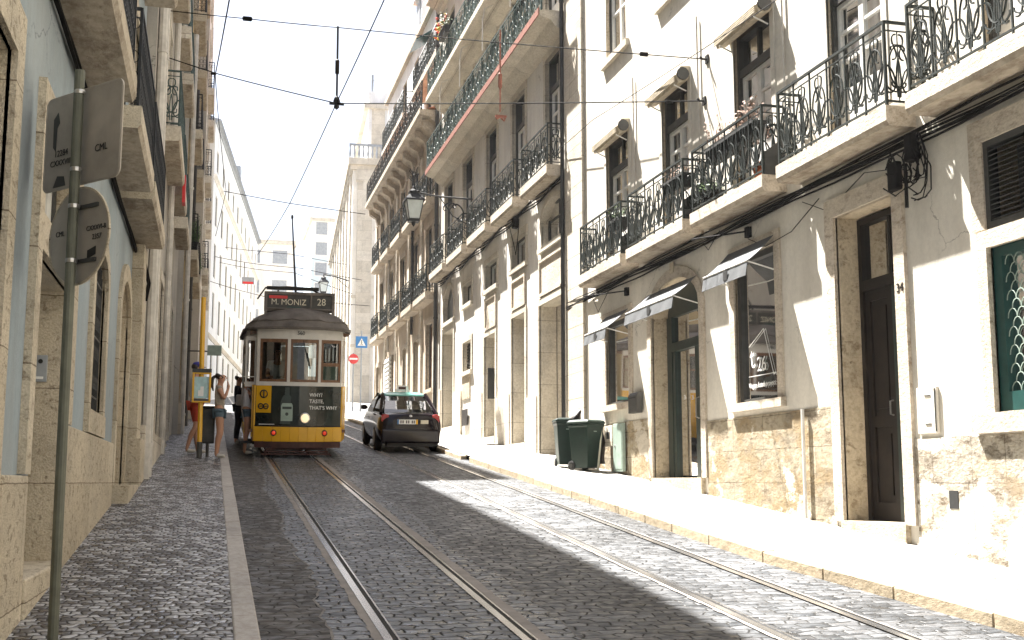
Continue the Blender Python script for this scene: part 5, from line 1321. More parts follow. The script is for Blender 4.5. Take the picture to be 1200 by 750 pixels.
bin_((6.30, 20.75, G(20.75) + .1), R(-8), 'binm', 'darker wheelie bin on the left of the pair on the sunny pavement')
bin_((6.42, 19.95, G(19.95) + .1), R(28), 'binl', 'worn green wheelie bin on the right of the pair, nearer the camera')
sc = thing('refuse_bag', 'crumpled brown bag and board stuffed between the right bin and the wall', 'rubbish', (6.66, 19.9, G(19.9) + .1))
b = MB(); rnd = random.Random(2)
rg = []
for k in range(7):
    z = .12 + .13 * k; r_ = .11 * (1 - .09 * abs(k - 3)); rg.append([(r_ * math.cos(a) * rnd.uniform(.7, 1.2), r_ * math.sin(a) * rnd.uniform(.7, 1.2) + .02 * k, z) for a in [2 * math.pi * j / 9 for j in range(9)]])
b.rings(rg); b.build('bag', 'dbrown', sc, local=True)
b = MB(); b.hexa([(-.1, -.12, .0), (-.06, -.12, 0), (-.02, .05, 0), (-.06, .05, 0), (.02, -.06, .85), (.04, -.06, .85), (.06, .02, .85), (.04, .02, .85)]); b.build('board', 'cream', sc, local=True)
bg_ = thing('brown_bag', 'brown bag tip sticking up between the two wheelie bins', 'bag', (6.36, 20.4, G(20.4) + .95))
b = MB(); b.smooth = True
b.rings([[(r_ * math.cos(a) * 1.2 + ox, r_ * math.sin(a) + .0, z) for a in [2 * math.pi * k / 8 for k in range(8)]] for (r_, z, ox) in ((.09, 0, 0), (.085, .05, .01), (.05, .12, .05), (.03, .18, .09), (.012, .2, .10))]); b.build('bag', 'dbrown', bg_, local=True)

# ------------------------------------------------------------------ air
def make_haze(dens):
    b = MB(); b.box(-70, 70, -75, 175, -40, 48); o = b.build('haze', 'mortar'); o['kind'] = 'stuff'
    m = bpy.data.materials.new('thin_haze'); m.use_nodes = True; t = m.node_tree; t.nodes.remove(t.nodes['Principled BSDF'])
    v = t.nodes.new('ShaderNodeVolumePrincipled'); v.inputs['Color'].default_value = (.95, .96, 1, 1); v.inputs['Density'].default_value = dens
    v.inputs['Anisotropy'].default_value = 0
    t.links.new(v.outputs[0], t.nodes['Material Output'].inputs['Volume']); o.data.materials.clear(); o.data.materials.append(m)
make_haze(.0005)

# ------------------------------------------------------------------ tram (local: x across, y away from the camera, z up from the rails)
TY = 24.3; PITCH = math.atan(S)
tram = thing('tram', 'old yellow and white tram with a dark green poster front coming down the near track', 'tram', (1.70, TY, G(TY)), (PITCH, 0, R(-.5))); tram.scale = (.925, 1, 1)
def outline(wf, wb, bul, y_end, n=8, grow=0, tail=True):
    """plan of the car body: bowed front, canted platform sides, straight flanks"""
    pts = []
    for k in range(n + 1):
        x = -wf + 2 * wf * k / n; pts.append((x * (1 + grow / wf), bul * (x / wf) ** 2 - grow))
    pts += [(wf + .10 + grow, bul + .30), (wb + grow, 1.45), (wb + grow, y_end - 1.45), (wf + grow, y_end - bul + grow), (-wf - grow, y_end - bul + grow), (-wb - grow, y_end - 1.45), (-wb - grow, 1.45), (-wf - .10 - grow, bul + .30)]
    return pts
WF, WB, BUL, LEN = .93, 1.13, .20, 8.4
def slab(b, z0, z1, grow=0): o = outline(WF, WB, BUL, LEN, 10, grow); b.rings([[(x, y, z0) for x, y in o], [(x, y, z1) for x, y in o]])
def curved(b, x0, x1, z0, z1, off=0, th=.03, n=6):
    """panel following the bowed front"""
    r0, r1 = [], []
    xs = [x0 + (x1 - x0) * k / n for k in range(n + 1)]
    f = lambda x: BUL * (x / WF) ** 2 + off
    for k in range(n):
        a, c = xs[k], xs[k + 1]
        b.hexa([(a, f(a), z0), (c, f(c), z0), (c, f(c) + th, z0), (a, f(a) + th, z0), (a, f(a), z1), (c, f(c), z1), (c, f(c) + th, z1), (a, f(a) + th, z1)])
def T(b, name, mat, par=None): return b.build(name, mat, par or tram, local=True)
b = MB(); curved(b, -WF, WF, .62, 1.45, .0, .05, 10); T(b, 'dash_panel', 'adgreen')
dash = bpy.data.objects['dash_panel']
b = MB(); curved(b, -WF - .02, WF + .02, .32, .62, -.03, .08, 10); ys_ = bevel(T(b, 'front_skirt', 'yellow'), .012)
b = MB(); curved(b, -WF, WF, .20, .32, -.05, .12, 10); T(b, 'bumper', 'maroon')
b = MB(); curved(b, -WF - .01, WF + .01, .625, .645, -.012, .03, 10); T(b, 'trim_strip', 'dbrown', dash)
# side body: yellow lower flank, white upper
for s in (-1, 1):
    def side(b, z0, z1, th=.04, y0=1.5, y1=LEN - 1.5, o=0):
        xa, xb = s * (WB + o), s * (WB - th + o); b.box(min(xa, xb), max(xa, xb), y0, y1, z0, z1)
    b = MB(); side(b, .35, 1.45); side(b, .62, .66, .04, 1.5, LEN - 1.5, .012); T(b, 'side_panel', 'yellow')
    b = MB(); side(b, 2.42, 2.62); side(b, 1.45, 1.52, .06)
    n = 5
    for k in range(n + 1):
        y = 1.5 + (LEN - 3.0) * k / n; side(b, 1.52, 2.42, .05, y - .05, y + .05, .004)
    T(b, 'window_posts', 'tramwhite')
    b = MB()
    for k in range(n):
        y = 1.5 + (LEN - 3.0) * k / n; w = (LEN - 3) / n
        for (p, q_, r_, t_) in ((y + .05, y + .1, 1.52, 2.42), (y + w - .1, y + w - .05, 1.52, 2.42), (y + .1, y + w - .1, 2.36, 2.42), (y + .1, y + w - .1, 1.52, 1.57), (y + .1, y + w - .1, 2.0, 2.03)):
            b.box(min(s * WB, s * (WB - .03)), max(s * WB, s * (WB - .03)), p, q_, r_, t_)
    f = T(b, 'side_windows', 'bframe')
    b = MB(); x = s * (WB - .02); b.quad((x, 1.5, 1.52), (x, LEN - 1.5, 1.52), (x, LEN - 1.5, 2.42), (x, 1.5, 2.42)); T(b, 'pane', 'glassd', f)
# canted platform sides: right closed (yellow below, glazed above), left has the open door
def cant(b, s, z0, z1, t0=0., t1=1., th=.04, off=0):
    p0 = Vector((s * (WF + off), BUL)); p1 = Vector((s * (WB + off), 1.45))
    a, c = p0.lerp(p1, t0), p0.lerp(p1, t1); e = Vector((-s * th, 0))
    q_ = [a, c, c + e, a + e]
    if s < 0: q_ = q_[::-1]
    b.hexa([(v.x, v.y, z0) for v in q_] + [(v.x, v.y, z1) for v in q_])
b = MB(); cant(b, 1, .32, 1.45, 0, 1, .05, .03); T(b, 'platform_panel', 'yellow')
b = MB(); cant(b, 1, 1.45, 1.52); cant(b, 1, 2.42, 2.62); cant(b, 1, 1.52, 2.42, 0, .08); cant(b, 1, 1.52, 2.42, .9, 1); T(b, 'platform_posts', 'tramwhite')
b = MB(); cant(b, 1, 1.52, 2.42, .1, .88, .01); T(b, 'platform_window', 'glassd')
b = MB(); cant(b, -1, 2.42, 2.62); cant(b, -1, 1.45, 2.42, 0, .06); T(b, 'platform_posts', 'tramwhite')
b = MB(); cant(b, -1, .32, 1.45, 0, .10, .05, .03); cant(b, -1, .32, 1.5, .92, 1.0, .05, .02); T(b, 'platform_panel', 'yellow')
b = MB()      # folded door leaf swung out, with a glazed top
def dbox(x0, x1, y0, y1, z0, z1): b.box(x0, x1, y0, y1, z0, z1)
dbox(-1.01, -.93, .36, .40, .40, 1.46)
T(b, 'door_leaf', ['yellow']); dl = [o for o in tram.children if o.name.startswith('door_leaf')][0]
b = MB(); b.hexa([(-1.17, .42, 1.42), (-.93, .36, 1.42), (-.93, .41, 1.42), (-1.17, .47, 1.42), (-1.17, .42, 1.52), (-.93, .36, 1.52), (-.93, .41, 1.52), (-1.17, .47, 1.52)])
b.hexa([(-1.17, .42, 2.36), (-.93, .36, 2.36), (-.93, .41, 2.36), (-1.17, .47, 2.36), (-1.17, .42, 2.44), (-.93, .36, 2.44), (-.93, .41, 2.44), (-1.17, .47, 2.44)])
for x in (-1.17, -.97): b.box(x, x + .04, .36 + (-.93 - x) * .25, .42 + (-.93 - x) * .25, 1.5, 2.38)
b.tube([(-1.22, .3, 1.62), (-.98, .24, 1.62)], .012, 5)
T(b, 'door_window_frame', 'tramwhite', dl)
b = MB(); b.box(-1.25, -.9, .4, 1.4, .26, .31); T(b, 'step', 'blackm')
b = MB(); b.tube([(-1.16, .62, .7), (-1.2, .6, .9), (-1.2, .6, 1.9), (-1.16, .62, 2.1)], .014, 6); b.tube([(-1.16, 1.36, .7), (-1.2, 1.36, .9), (-1.2, 1.36, 1.9), (-1.16, 1.36, 2.1)], .014, 6); T(b, 'grab_rail', 'steel')
# front upper part
b = MB()
curved(b, -WF, WF, 1.45, 1.53, -.015, .06, 10); curved(b, -WF, WF, 2.40, 2.62, 0, .05, 10)
for (a, c) in ((-WF, -.865), (-.28, -.215), (.395, .455), (.90, WF)): curved(b, a, c, 1.53, 2.40, -.005, .06, 1)
T(b, 'front_posts', 'tramwhite')
b = MB()
for (a, c) in ((-.865, -.28), (-.215, .395), (.455, .90)):
    curved(b, a, a + .05, 1.53, 2.40, .01, .03, 1); curved(b, c - .05, c, 1.53, 2.40, .01, .03, 1); curved(b, a + .05, c - .05, 1.53, 1.58, .01, .03, 3); curved(b, a + .05, c - .05, 2.33, 2.40, .01, .03, 3)
curved(b, .505, .85, 1.86, 1.93, .01, .03, 2)
fw = T(b, 'front_windows', 'bframe')
b = MB()
for (a, c) in ((-.865, -.28), (-.215, .395), (.455, .90)):
    xs = [a + (c - a) * k / 4 for k in range(5)]
    for k in range(4):
        p, q_ = xs[k], xs[k + 1]; b.quad((p, BUL * (p / WF) ** 2 + .03, 1.55), (q_, BUL * (q_ / WF) ** 2 + .03, 1.55), (q_, BUL * (q_ / WF) ** 2 + .03, 2.38), (p, BUL * (p / WF) ** 2 + .03, 2.38))
T(b, 'pane', 'glassd', fw)
b = MB(); curved(b, .505, .85, 1.58, 1.86, .035, .01, 2); T(b, 'frosted_pane', 'palegreen', fw)
for x in (-.1,):
    b = MB(); b.tube([(.05, -.01, 2.38), (.18, -.02, 1.95)], .008, 4); b.tube([(.15, -.02, 2.12), (.22, -.02, 1.80)], .012, 4); T(b, 'wiper', 'blackm', fw)
b = MB(); b.box(.15, .27, .10, .13, 1.86, 2.02); T(b, 'mirror', 'steel')
text('560', .11, (-.0, -.014, 2.52), (R(90), 0, 0), 'blackm', tram, 'fleet_number', .002, local=True)
# roof: domed canvas with scalloped eaves, monitor
b = MB(); b.smooth = True
def rl(grow, z, cut=0): return [(x * (1 + grow / 1.0), y + (-grow if y < 4 else grow) + 0, z) for x, y in outline(WF, WB, BUL, LEN, 10, 0)]
def rsc(fx, fy0, z, wav=0):
    o = outline(WF, WB, BUL, LEN, 10, 0); out = []
    for i, (x, y) in enumerate(o):
        yy = 4.2 + (y - 4.2) * fy0; out.append((x * fx, yy, z - wav * abs(x) ** 2))
    return out
b.rings([rsc(1.05, 1.015, 2.60), rsc(1.08, 1.03, 2.60, .03), rsc(1.08, 1.03, 2.65, .03), rsc(1.0, 1.01, 2.80, .05), rsc(.86, .985, 2.94, .05), rsc(.60, .94, 3.03, .04), rsc(.3, .9, 3.07), rsc(.02, .8, 3.08)])
T(b, 'roof', 'tramroof'); rf = [o for o in tram.children if o.name.startswith('roof')][0]
b = MB(); o_ = rsc(1.078, 1.028, 2.655, .03); b.tube(o_ + o_[:1], .018, 5, False); o2 = rsc(1.01, 1.012, 2.79, .05)
b.tube([(x, y, z + .012 + .02 * math.sin(i * 2.1)) for i, (x, y, z) in enumerate(o2 + o2[:1])], .016, 5, False); T(b, 'rain_strip', 'tramroof', rf)
b = MB(); b.box(-.62, .62, .9, LEN - .9, 3.0, 3.22); bevel(T(b, 'clerestory', 'tramroof'), .06, 3)
# destination box
b = MB()
b.box(-.80, .74, .34, .38, 3.32, 3.38); b.box(-.80, .74, .34, .38, 3.02, 3.05); b.box(-.80, -.74, .34, .38, 2.88, 3.32); b.box(.68, .74, .34, .38, 2.88, 3.32); b.box(.20, .24, .34, .38, 3.05, 3.32)
b.box(-.80, .74, .38, .62, 2.98, 3.38); dbx = bevel(T(b, 'destination_box', 'tramroof'), .008)
b = MB(); b.box(-.74, .20, .365, .379, 3.05, 3.32); b.box(.24, .68, .365, .379, 3.05, 3.32); T(b, 'blind', 'dframe', dbx)
b = MB(); b.box(-.70, -.3, .358, .364, 3.24, 3.30); T(b, 'red_stripe', 'red', dbx)
b = MB(); b.box(-.3, .0, .358, .364, 3.06, 3.08); T(b, 'green_stripe', 'teal', dbx)
text('M. MONIZ', .17, (-.27, .356, 3.165), (R(90), 0, 0), 'cream', dbx, 'lettering', .002, local=True)
text('28', .20, (.45, .356, 3.18), (R(90), 0, 0), 'cream', dbx, 'lettering', .002, local=True)
# roof gear and trolley pole
b = MB()
b.tube([(-.95, .5, 3.22), (-.78, .52, 3.46), (-.3, .6, 3.5), (.2, .6, 3.48), (.45, .55, 3.36)], .02, 5); b.tube([(-.5, .55, 3.40), (-.5, 1.2, 3.3)], .03, 5)
b.lathe([(.12, 0), (.18, .05), (.10, .12), (.02, .14)], (-.05, 1.1, 3.3), 12); b.box(-.75, .4, .5, .75, 3.44, 3.50)
T(b, 'trolley_base', 'blackm')
b = MB(); b.tube([(-.08, 1.15, 3.45), (-.10, 3.1, 5.28)], .028, 6, True, .016); b.lathe([(.01, -.03), (.05, -.02), (.05, .02), (.01, .03)], (-.10, 3.1, 5.3), 8, 'x'); T(b, 'trolley_pole', 'blackm')
# front details: lamps, stickers, poster print
def fy(x): return BUL * (x / WF) ** 2
b = MB(); b.lathe([(.001, -.07), (.095, -.06), (.115, -.045), (.115, .02)], (.13, fy(.13), .80), 20, 'y'); hl = T(b, 'headlight', 'steel')
b = MB(); b.lathe([(.001, -.085), (.06, -.08), (.09, -.066), (.09, -.06)], (.13, fy(.13), .80), 20, 'y'); T(b, 'lens', 'lamplit', hl)
for x in (-.53, .57):
    b = MB(); b.lathe([(.001, -.03), (.05, -.03), (.065, -.01), (.065, .02)], (x, fy(x) - .03, .50), 14, 'y'); tl = T(b, 'tail_light', 'blackm')
    b = MB(); b.lathe([(.001, -.045), (.03, -.04), (.042, -.031), (.042, -.028)], (x, fy(x) - .03, .50), 14, 'y'); T(b, 'lens', 'ambre', tl)
b = MB(); b.hexa([(-.92, fy(-.92) - .012, .90), (-.60, fy(-.60) - .012, .90), (-.60, fy(-.60), .90), (-.92, fy(-.92), .90), (-.92, fy(-.92) - .012, 1.45), (-.60, fy(-.60) - .012, 1.45), (-.60, fy(-.60), 1.45), (-.92, fy(-.92), 1.45)])
tk = T(b, 'yellow_notice', 'yellow')
ang = math.atan2(fy(-.6) - fy(-.92), .32)
def on_notice(u, z, off=.018): return (-.92 + u * .32, fy(-.92) + (fy(-.6) - fy(-.92)) * u - off, z)
for (cx, cz, r0, mat) in ((.5, 1.28, .075, 'blackm'), (.32, 1.03, .05, 'blackm'), (.66, 1.03, .05, 'blackm')):
    b = MB(); b.tube([on_notice(cx + r0 / .32 * math.cos(t), cz + r0 * math.sin(t)) for t in [2 * math.pi * k / 20 for k in range(21)]], .013, 4, False)
    if cz > 1.2: b.tube([on_notice(cx, cz - r0), on_notice(cx, cz + r0)], .02, 4)
    else: b.tube([on_notice(cx - .1, cz), on_notice(cx + .13, cz)], .011, 4)
    T(b, 'ring_mark', mat, tk)
b = MB(); cx = -.26
b.prism([(cx - .14, .68), (cx + .14, .68), (cx + .14, 1.12), (cx + .10, 1.22), (cx + .05, 1.27), (cx + .045, 1.42), (cx - .045, 1.42), (cx - .05, 1.27), (cx - .10, 1.22), (cx - .14, 1.12)], 'y', fy(cx) - .008, fy(cx) + .0); btl = T(b, 'bottle_print', 'dgreen', dash)
b = MB(); b.prism([(cx - .125, .74), (cx + .125, .74), (cx + .125, 1.05), (cx + .1, 1.10), (cx - .1, 1.10), (cx - .125, 1.05)], 'y', fy(cx) - .012, fy(cx) - .008); T(b, 'label_print', 'palegreen', dash)
b = MB(); b.box(cx - .10, cx + .10, fy(cx) - .015, fy(cx) - .012, .98, 1.03); b.lathe([(.001, 0), (.035, 0), (.035, .003), (.001, .003)], (cx, fy(cx) - .016, .88), 12, 'y'); T(b, 'label_marks', 'dgreen', dash)
for k, w in enumerate(('WHY?', 'TASTE,', "THAT'S WHY")):
    text(w, .105, (.22, fy(.5) - .055, 1.27 - .13 * k), (R(90), 0, R(6.0)), 'white', dash, 'lettering', .002, local=True, align='LEFT', bold=.001)
b = MB(); b.box(-.85, -.45, fy(-.6) - .02, fy(-.6) - .01, .665, .675); T(b, 'small_print', 'white', dash)
# interior
b = MB(); b.box(-1.05, 1.05, .3, LEN - .3, .5, .56); b.box(-1.04, 1.04, 1.55, 1.6, .56, 1.5); b.box(-1.04, -.35, 1.55, 1.6, 1.5, 2.5); b.box(.3, 1.04, 1.55, 1.6, 1.5, 1.6); b.box(.95, 1.04, 1.55, 1.6, 1.6, 2.5); b.box(-.35, .3, 1.55, 1.6, 2.3, 2.5); b.box(-1.04, 1.04, LEN - 1.6, LEN - 1.5, .56, 1.5); b.box(-1.08, 1.08, .35, LEN - .35, 2.5, 2.56)
T(b, 'interior', 'bframe')
b = MB(); b.box(-.34, .29, 1.56, 1.59, 1.52, 2.29); T(b, 'pane_reflection_panel', 'curtaind')  # added panel, its grey stands for the reflection in the centre pane
b = MB()
for k in range(4):
    for x in (-.75, .4): b.box(x, x + .42, 2.1 + k * 1.2, 2.5 + k * 1.2, .9, .98); b.box(x, x + .42, 2.48 + k * 1.2, 2.54 + k * 1.2, .9, 1.65)
T(b, 'seats', 'bframe')
b = MB(); b.box(-.45, -.25, .30, .5, .56, 1.55); b.lathe([(.001, 0), (.12, 0), (.12, .04), (.001, .04)], (-.35, .42, 1.56), 12); b.tube([(-.35, .42, 1.6), (-.5, .36, 1.64)], .015, 5); T(b, 'controller', 'steel')
# truck
b = MB(); b.box(-.75, .75, 2.4, 6.0, .18, .42); b.box(-.55, .55, .15, .9, .16, .30); b.box(-.95, .95, 1.2, 1.9, .2, .34); T(b, 'truck_frame', 'blackm')
for y in (2.9, 5.5):
    for s in (-1, 1):
        b = MB(); b.lathe([(.001, -.05), (.30, -.05), (.33, -.03), (.33, .05), (.001, .05)], (s * .43, y, .33), 20, 'x'); T(b, 'wheel', 'blackm')
b = MB()
for k in range(4): z = .06 + k * .05; b.box(-.78 + k * .05, .70 - k * .04, -.02 + k * .03, .01 + k * .03, z, z + .028)
for x in (-.7, -.25, .2, .62): b.tube([(x, .02, .04), (x, .2, .3)], .015, 4)
for s in (-1, 1): b.tube([(s * .72, -.0, .05), (s * .72, .5, .07)], .02, 4)
T(b, 'lifeguard_tray', 'maroon')

# ------------------------------------------------------------------ taxi (local: x across, y forward = away, z up)
CX, CY = 4.31, 26.2
car = thing('taxi', 'black taxi with a pale green roof driving away up the street, seen from behind', 'car', (CX, CY, G(CY)), (PITCH, 0, R(-1.2))); car.scale = (.85, .92, .93)
# stations along y: (y, z_bottom, z_belt, half width bottom, half width belt)
def C_(b, name, mat, par=None): return b.build(name, mat, par or car, local=True)
def sect(y, zb, zs, zt, wb, wm, wt):
    """closed ring: underside, tucked sill, shoulder, deck"""
    half = [(0, zb), (wb * .7, zb), (wb, zb + .05), (wm, zb + (zs - zb) * .42), (wm * 1.0, zb + (zs - zb) * .7), (wt + (wm - wt) * .6, zs), (wt * .88, zt - .012), (wt * .45, zt), (0, zt)]
    r_ = [(x, y, z) for x, z in half] + [(-x, y, z) for x, z in reversed(half[1:-1])]
    return r_
st_ = [(-.02, .34, .62, .72, .62, .70, .62), (.03, .27, .78, .90, .70, .80, .72), (.10, .24, .86, .935, .74, .835, .74), (.26, .22, .87, .955, .76, .85, .75), (.55, .20, .88, .96, .77, .855, .76), (1.1, .19, .91, .96, .78, .86, .78), (1.9, .18, .90, .94, .78, .865, .79), (2.9, .18, .90, .94, .78, .865, .79), (3.35, .19, .88, .95, .78, .86, .76), (3.9, .20, .80, .88, .76, .84, .72), (4.25, .22, .70, .78, .70, .78, .62), (4.42, .28, .56, .62, .58, .64, .5)]
b = MB(); b.smooth = True; b.rings([sect(s_[0], s_[1] - .05, *s_[2:]) for s_ in st_]); body = C_(b, 'body', 'carblack'); sd = body.modifiers.new('sub', 'SUBSURF'); sd.levels = 2; sd.render_levels = 2
# greenhouse
def cab(y, z, w): return [(-w, y, z), (-w * .93, y, z + .0), (w * .93, y, z), (w, y, z)]
gh = [[(-.70, .42), (.70, .42), (.70, 3.30), (-.70, 3.30)]]
def gring(z, w, y0, y1, r_=.12):
    pts = []
    for (sx, yy, dy) in ((-1, y0, 1), (1, y0, 1), (1, y1, -1), (-1, y1, -1)):
        c = [(sx * w, yy + dy * r_ * 1.2), (sx * (w - r_), yy)]
        if (sx, dy) in ((-1, 1), (1, -1)): pts += c
        else: pts += c[::-1]
    return [(x, y, z) for x, y in pts]
b = MB(); b.rings([gring(.90, .775, .36, 3.38), gring(1.02, .755, .52, 3.16), gring(1.22, .68, .93, 2.72), gring(1.36, .58, 1.32, 2.34)]); b.smooth = True
gl_ = C_(b, 'windows', 'carglass' if 'carglass' in M else 'glassd')
b = MB(); b.smooth = True; b.rings([gring(1.335, .60, 1.24, 2.44), gring(1.375, .585, 1.30, 2.36), gring(1.41, .50, 1.42, 2.2), gring(1.43, .3, 1.6, 1.95, .08)])
rf = C_(b, 'roof', 'cargreen')
for s in (-1, 1):
    for (p, q_) in (((.765, .34, .92), (.585, 1.32, 1.37)), ((.74, 3.30, .95), (.585, 2.38, 1.37))):
        P0, P1 = Vector((s * (p[0] - .02), p[1], p[2])), Vector((s * q_[0], q_[1], q_[2])); b = MB(); b.tube([P0, P0.lerp(P1, .5) + Vector((s * .005, 0, .005)), P1], .035 if p[1] > 1 else .05, 6); C_(b, 'roof_pillar', 'carblack', rf)
    b = MB(); b.tube([(s * .77, 1.75, .93), (s * .69, 1.75, 1.2), (s * .61, 1.74, 1.36)], .03, 5); C_(b, 'roof_pillar', 'carblack', rf)
for (a, c, d, e, f, g_) in ((-.62, .62, 1.3, 1.42, .75, 1.1), (-.55, -.25, 2.2, 2.3, .8, 1.2), (.22, .54, 2.2, 2.3, .8, 1.2)):
    b = MB(); b.box(a, c, d, e, f, g_); bevel(C_(b, 'seat', 'blackm'), .04)
for s in (-1, 1):
    for y in (.86, 3.46):
        b = MB(); b.lathe([(.001, -.10), (.25, -.10), (.305, -.085), (.32, -.05), (.32, .05), (.305, .085), (.25, .10), (.001, .10)], (s * .76, y, .32), 24, 'x'); w = C_(b, 'wheel', 'rubber')
        b = MB(); b.lathe([(.001, -.108), (.05, -.11), (.19, -.10), (.20, -.104)] if s < 0 else [(.20, .104), (.19, .10), (.05, .11), (.001, .108)], (s * .76, y, .32), 16, 'x'); C_(b, 'rim', 'rim', w)
    b = MB(); b.prism([(s * .56, .72), (s * .74, .70), (s * .775, .76), (s * .77, .88), (s * .70, .92), (s * .58, .90)][::s], 'y', .03, .16); tl = bevel(C_(b, 'tail_light', 'redlens'), .012)
    b = MB(); b.box(min(s * .58, s * .72), max(s * .58, s * .72), .035, .05, .80, .85); C_(b, 'reversing_lamp', 'white', tl)
    b = MB(); b.rings([[(s * .84, 2.55, .98), (s * .84, 2.60, .98), (s * .84, 2.60, 1.04), (s * .84, 2.55, 1.04)], [(s * .92, 2.52, .95), (s * .92, 2.64, .95), (s * .92, 2.64, 1.08), (s * .92, 2.52, 1.08)], [(s * 1.04, 2.53, .96), (s * 1.04, 2.62, .96), (s * 1.04, 2.62, 1.07), (s * 1.04, 2.53, 1.07)]]); bevel(C_(b, 'wing_mirror', 'carblack'), .02)
    b = MB(); b.box(min(s * .845, s * .875), max(s * .845, s * .875), 1.5, 1.68, .76, .79); b.box(min(s * .85, s * .875), max(s * .85, s * .875), 2.4, 2.58, .76, .79); C_(b, 'door_handle', 'steel')
b = MB(); b.box(-.78, .78, -.05, .1, .22, .56); bp_ = bevel(C_(b, 'rear_bumper', 'carblack'), .05, 3)
b = MB(); b.box(-.62, .62, -.052, .3, .15, .23); C_(b, 'diffuser', 'blackm', bp_)
b = MB(); b.box(-.36, .18, -.03, .02, .68, .79); np_ = C_(b, 'number_plate', 'white')
b = MB(); b.box(-.36, -.32, -.034, -.03, .68, .79); C_(b, 'blue_band', 'blue', np_)
b = MB(); b.box(.13, .18, -.034, -.03, .68, .79); C_(b, 'yellow_band', 'yellow', np_)
b = MB()
for k, x in enumerate((-.28, -.225, -.13, -.075, .02, .07)): b.box(x, x + .03, -.034, -.03, .70, .77)
C_(b, 'plate_characters', 'dframe', np_)
b = MB(); b.box(.26, .46, -.03, .02, .69, .78); C_(b, 'licence_disc', 'cream')
b = MB(); b.lathe([(.001, -.02), (.04, -.015), (.045, 0), (.045, .03)], (0, .04, .86), 14, 'y'); C_(b, 'badge', 'steel')
b = MB(); b.box(-.2, .2, 1.62, 1.74, 1.44, 1.48); b.rings([[(-.17, 1.62, 1.47), (.17, 1.62, 1.47), (.17, 1.74, 1.47), (-.17, 1.74, 1.47)], [(-.14, 1.64, 1.60), (.14, 1.64, 1.60), (.14, 1.72, 1.60), (-.14, 1.72, 1.60)]]); ts = C_(b, 'roof_sign', 'white')
b = MB(); b.box(-.11, .09, 1.615, 1.63, 1.50, 1.56); C_(b, 'sign_panel', 'maroon', ts)
b = MB(); b.tube([(.05, 1.45, 1.44), (.05, 1.38, 1.60)], .006, 4); C_(b, 'aerial', 'blackm', rf)

# ------------------------------------------------------------------ people
def skin_mesh(name, joints, edges, mat, sub=2, root=0):
    """joints: {key: (x,y,z,r[,r2])}; grows one continuous surface"""
    keys = list(joints); idx = {k: i for i, k in enumerate(keys)}
    me = bpy.data.meshes.new(name); me.from_pydata([joints[k][:3] for k in keys], [(idx[a], idx[c]) for a, c in edges], [])
    o = bpy.data.objects.new(name, me); COL.objects.link(o)
    m = o.modifiers.new('skin', 'SKIN'); m.use_smooth_shade = True
    sv = me.skin_vertices
    if not sv:
        bpy.context.view_layer.objects.active = o; bpy.context.view_layer.update()
    sl_ = me.skin_vertices[0].data if me.skin_vertices else None
    for i, k in enumerate(keys):
        j = joints[k]; sl_[i].radius = (j[3], j[4] if len(j) > 4 else j[3]); sl_[i].use_root = (i == root)
    s = o.modifiers.new('sub', 'SUBSURF'); s.levels = sub; s.render_levels = sub
    dg = bpy.context.evaluated_depsgraph_get(); me2 = bpy.data.meshes.new_from_object(o.evaluated_get(dg))
    bpy.data.objects.remove(o)
    me2.materials.clear(); me2.materials.append(M[mat]); me2.polygons.foreach_set('use_smooth', [True] * len(me2.polygons))
    q_ = bpy.data.objects.new(name, me2); COL.objects.link(q_); return q_
